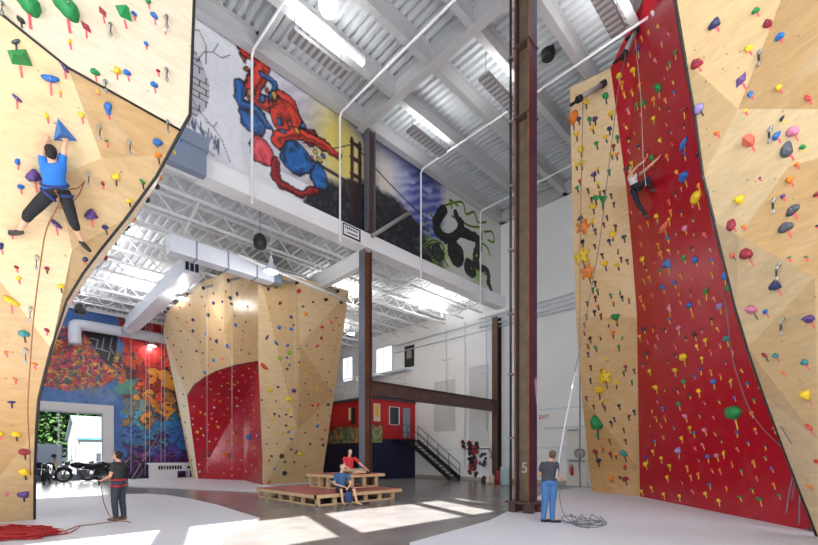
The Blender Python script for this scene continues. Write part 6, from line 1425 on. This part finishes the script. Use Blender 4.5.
# seated in blue on the low platform, facing the camera and looking up to the right
g = V(8.32, 11.72, 0); fwd = V(-.25, -.97, 0).normalized(); sd = V(fwd.y, -fwd.x, 0) * -1  # person's right is -sd
def se(x, f, z): return g + RT * x + fwd * f + V(0, 0, z)
J = dict(pel=se(0, -.1, .5), neck=se(-.02, -.04, 1.06), head=se(.02, .0, 1.24), shL=se(.19, -.04, 1.0), shR=se(-.19, -.04, 1.0), elL=se(.27, .08, .68), elR=se(-.27, .02, .68), wrL=se(.1, .3, .58), wrR=se(-.05, .3, .6), hipL=se(.1, -.08, .48), hipR=se(-.1, -.08, .48),
         knL=se(.27, .36, .5), knR=se(-.17, .4, .5), anL=se(.31, .5, .09), anR=se(-.12, .42, .09), toeL=V(.5, -.7, 0), toeR=fwd, face=fwd + RT * .45 + U_ * .55, hup=U_ - fwd * .3, base=g, pnL=-U_, pnR=-U_)
person('person', 'grey-haired person in a blue t-shirt and dark shorts sitting on the low platform', J, M['skinl'], M['hairgrey'], mat('slate_blue_tshirt', s2l(58, 92, 140), .85), mat('dark_navy_shorts', s2l(48, 40, 52), .85), None, .98, .6, .42)
tag(MB().loft([(se(.06, .42, z), V(1, 0, 0), r_, V(0, 1, 0), r_) for z, r_ in ((.1, .11), (.16, .14), (.34, .13), (.46, .09))], 14).build('chalk_bag', mat('blue_bag', s2l(48, 70, 120), .8)), 'blue bag held between the knees of the seated person in blue', 'bag')
tag(MB().loft([(V(8.9, 11.15, z), V(1, 0, 0), .14, V(0, 1, 0), .06) for z in (.0, .05)], 12).build('sandal', M['black']), 'dark flat shoe lying on the floor right of the seated person', 'shoe')
# seated cross-legged in red on the upper platform
g = V(9.75, 13.25, .92)
fwd = V(-.2, -.98, 0).normalized()
J = dict(pel=se(0, 0, .12), neck=se(-.02, .02, .66), head=se(.02, .03, .85), shL=se(.2, .02, .61), shR=se(-.2, .02, .61), elL=se(.42, .08, .36), elR=se(-.24, .12, .32), wrL=se(.58, .2, .2), wrR=se(.02, .34, .12), hipL=se(.1, 0, .12), hipR=se(-.1, 0, .12),
         knL=se(.5, .22, .14), knR=se(-.3, .3, .16), anL=se(.12, .4, .06), anR=se(.3, .42, .08), toeL=-RT, toeR=RT, tdn=V(0, 0, -.01), face=fwd + RT * .2 + U_ * .7, hup=U_ - fwd * .3, base=g, pnL=-U_, pnR=-U_)
person('person', 'bearded person in a red t-shirt and khaki trousers sitting cross-legged on the upper platform', J, M['skinl'], M['hairbrown'], mat('red_tshirt', s2l(206, 52, 60), .85), mat('khaki_trousers', s2l(176, 152, 126), .85), None, .98, .6, .8)
t = MB(); 
for k in range(1): torus(t, g + RT * .72 + V(0, 0, .2), .16, .025, FW)
tag(t.build('steering_ring', M['black']), 'dark ring shaped object standing on the platform beside the person in red', 'ring')
# red wall climber
def rw(px, py, off): loc, nrm, dist, wi_ = cast(px, py, [3]); return loc + nrm * off
nr_ = cast(647, 190, [3])[1]
J = dict(pel=rw(642.5, 185, .25), neck=rw(641.5, 173, .33), head=rw(638, 167.5, .3), shL=rw(639.5, 174.5, .35), shR=rw(648, 172.5, .25), elL=rw(643, 166, .2), elR=rw(655, 168, .3), wrL=rw(647, 160.5, .08), wrR=rw(661, 157.5, .08), hipL=rw(641, 189, .25), hipR=rw(647, 186, .25),
         knL=rw(646.5, 201, .3), knR=rw(661, 176, .4), anL=rw(649, 215, .1), anR=rw(655.5, 188, .12), toeL=RT * .5 - U_ * .3 - nr_ * .3, toeR=RT * .9 - U_ * .2, tdn=V(0, 0, -.03), face=-nr_ + RT * .5 + U_ * .2, hup=U_ - RT * .5, base=rw(642.5, 185, .25), pnL=-nr_, pnR=-nr_, hdL=U_ + RT * .5, hdR=U_ + RT * .6)
person('person', 'person in a white tank top and black leggings climbing high on the red wall', J, M['skinl'], M['hairbrown'], M['white_cloth'], mat('navy_leggings', s2l(44, 42, 58), .8), mat('grey_shoes', s2l(96, 80, 78), .6), .98, .5, 1.0, tank=True, hairlong=True, harness=blk)

bpy.context.view_layer.update()
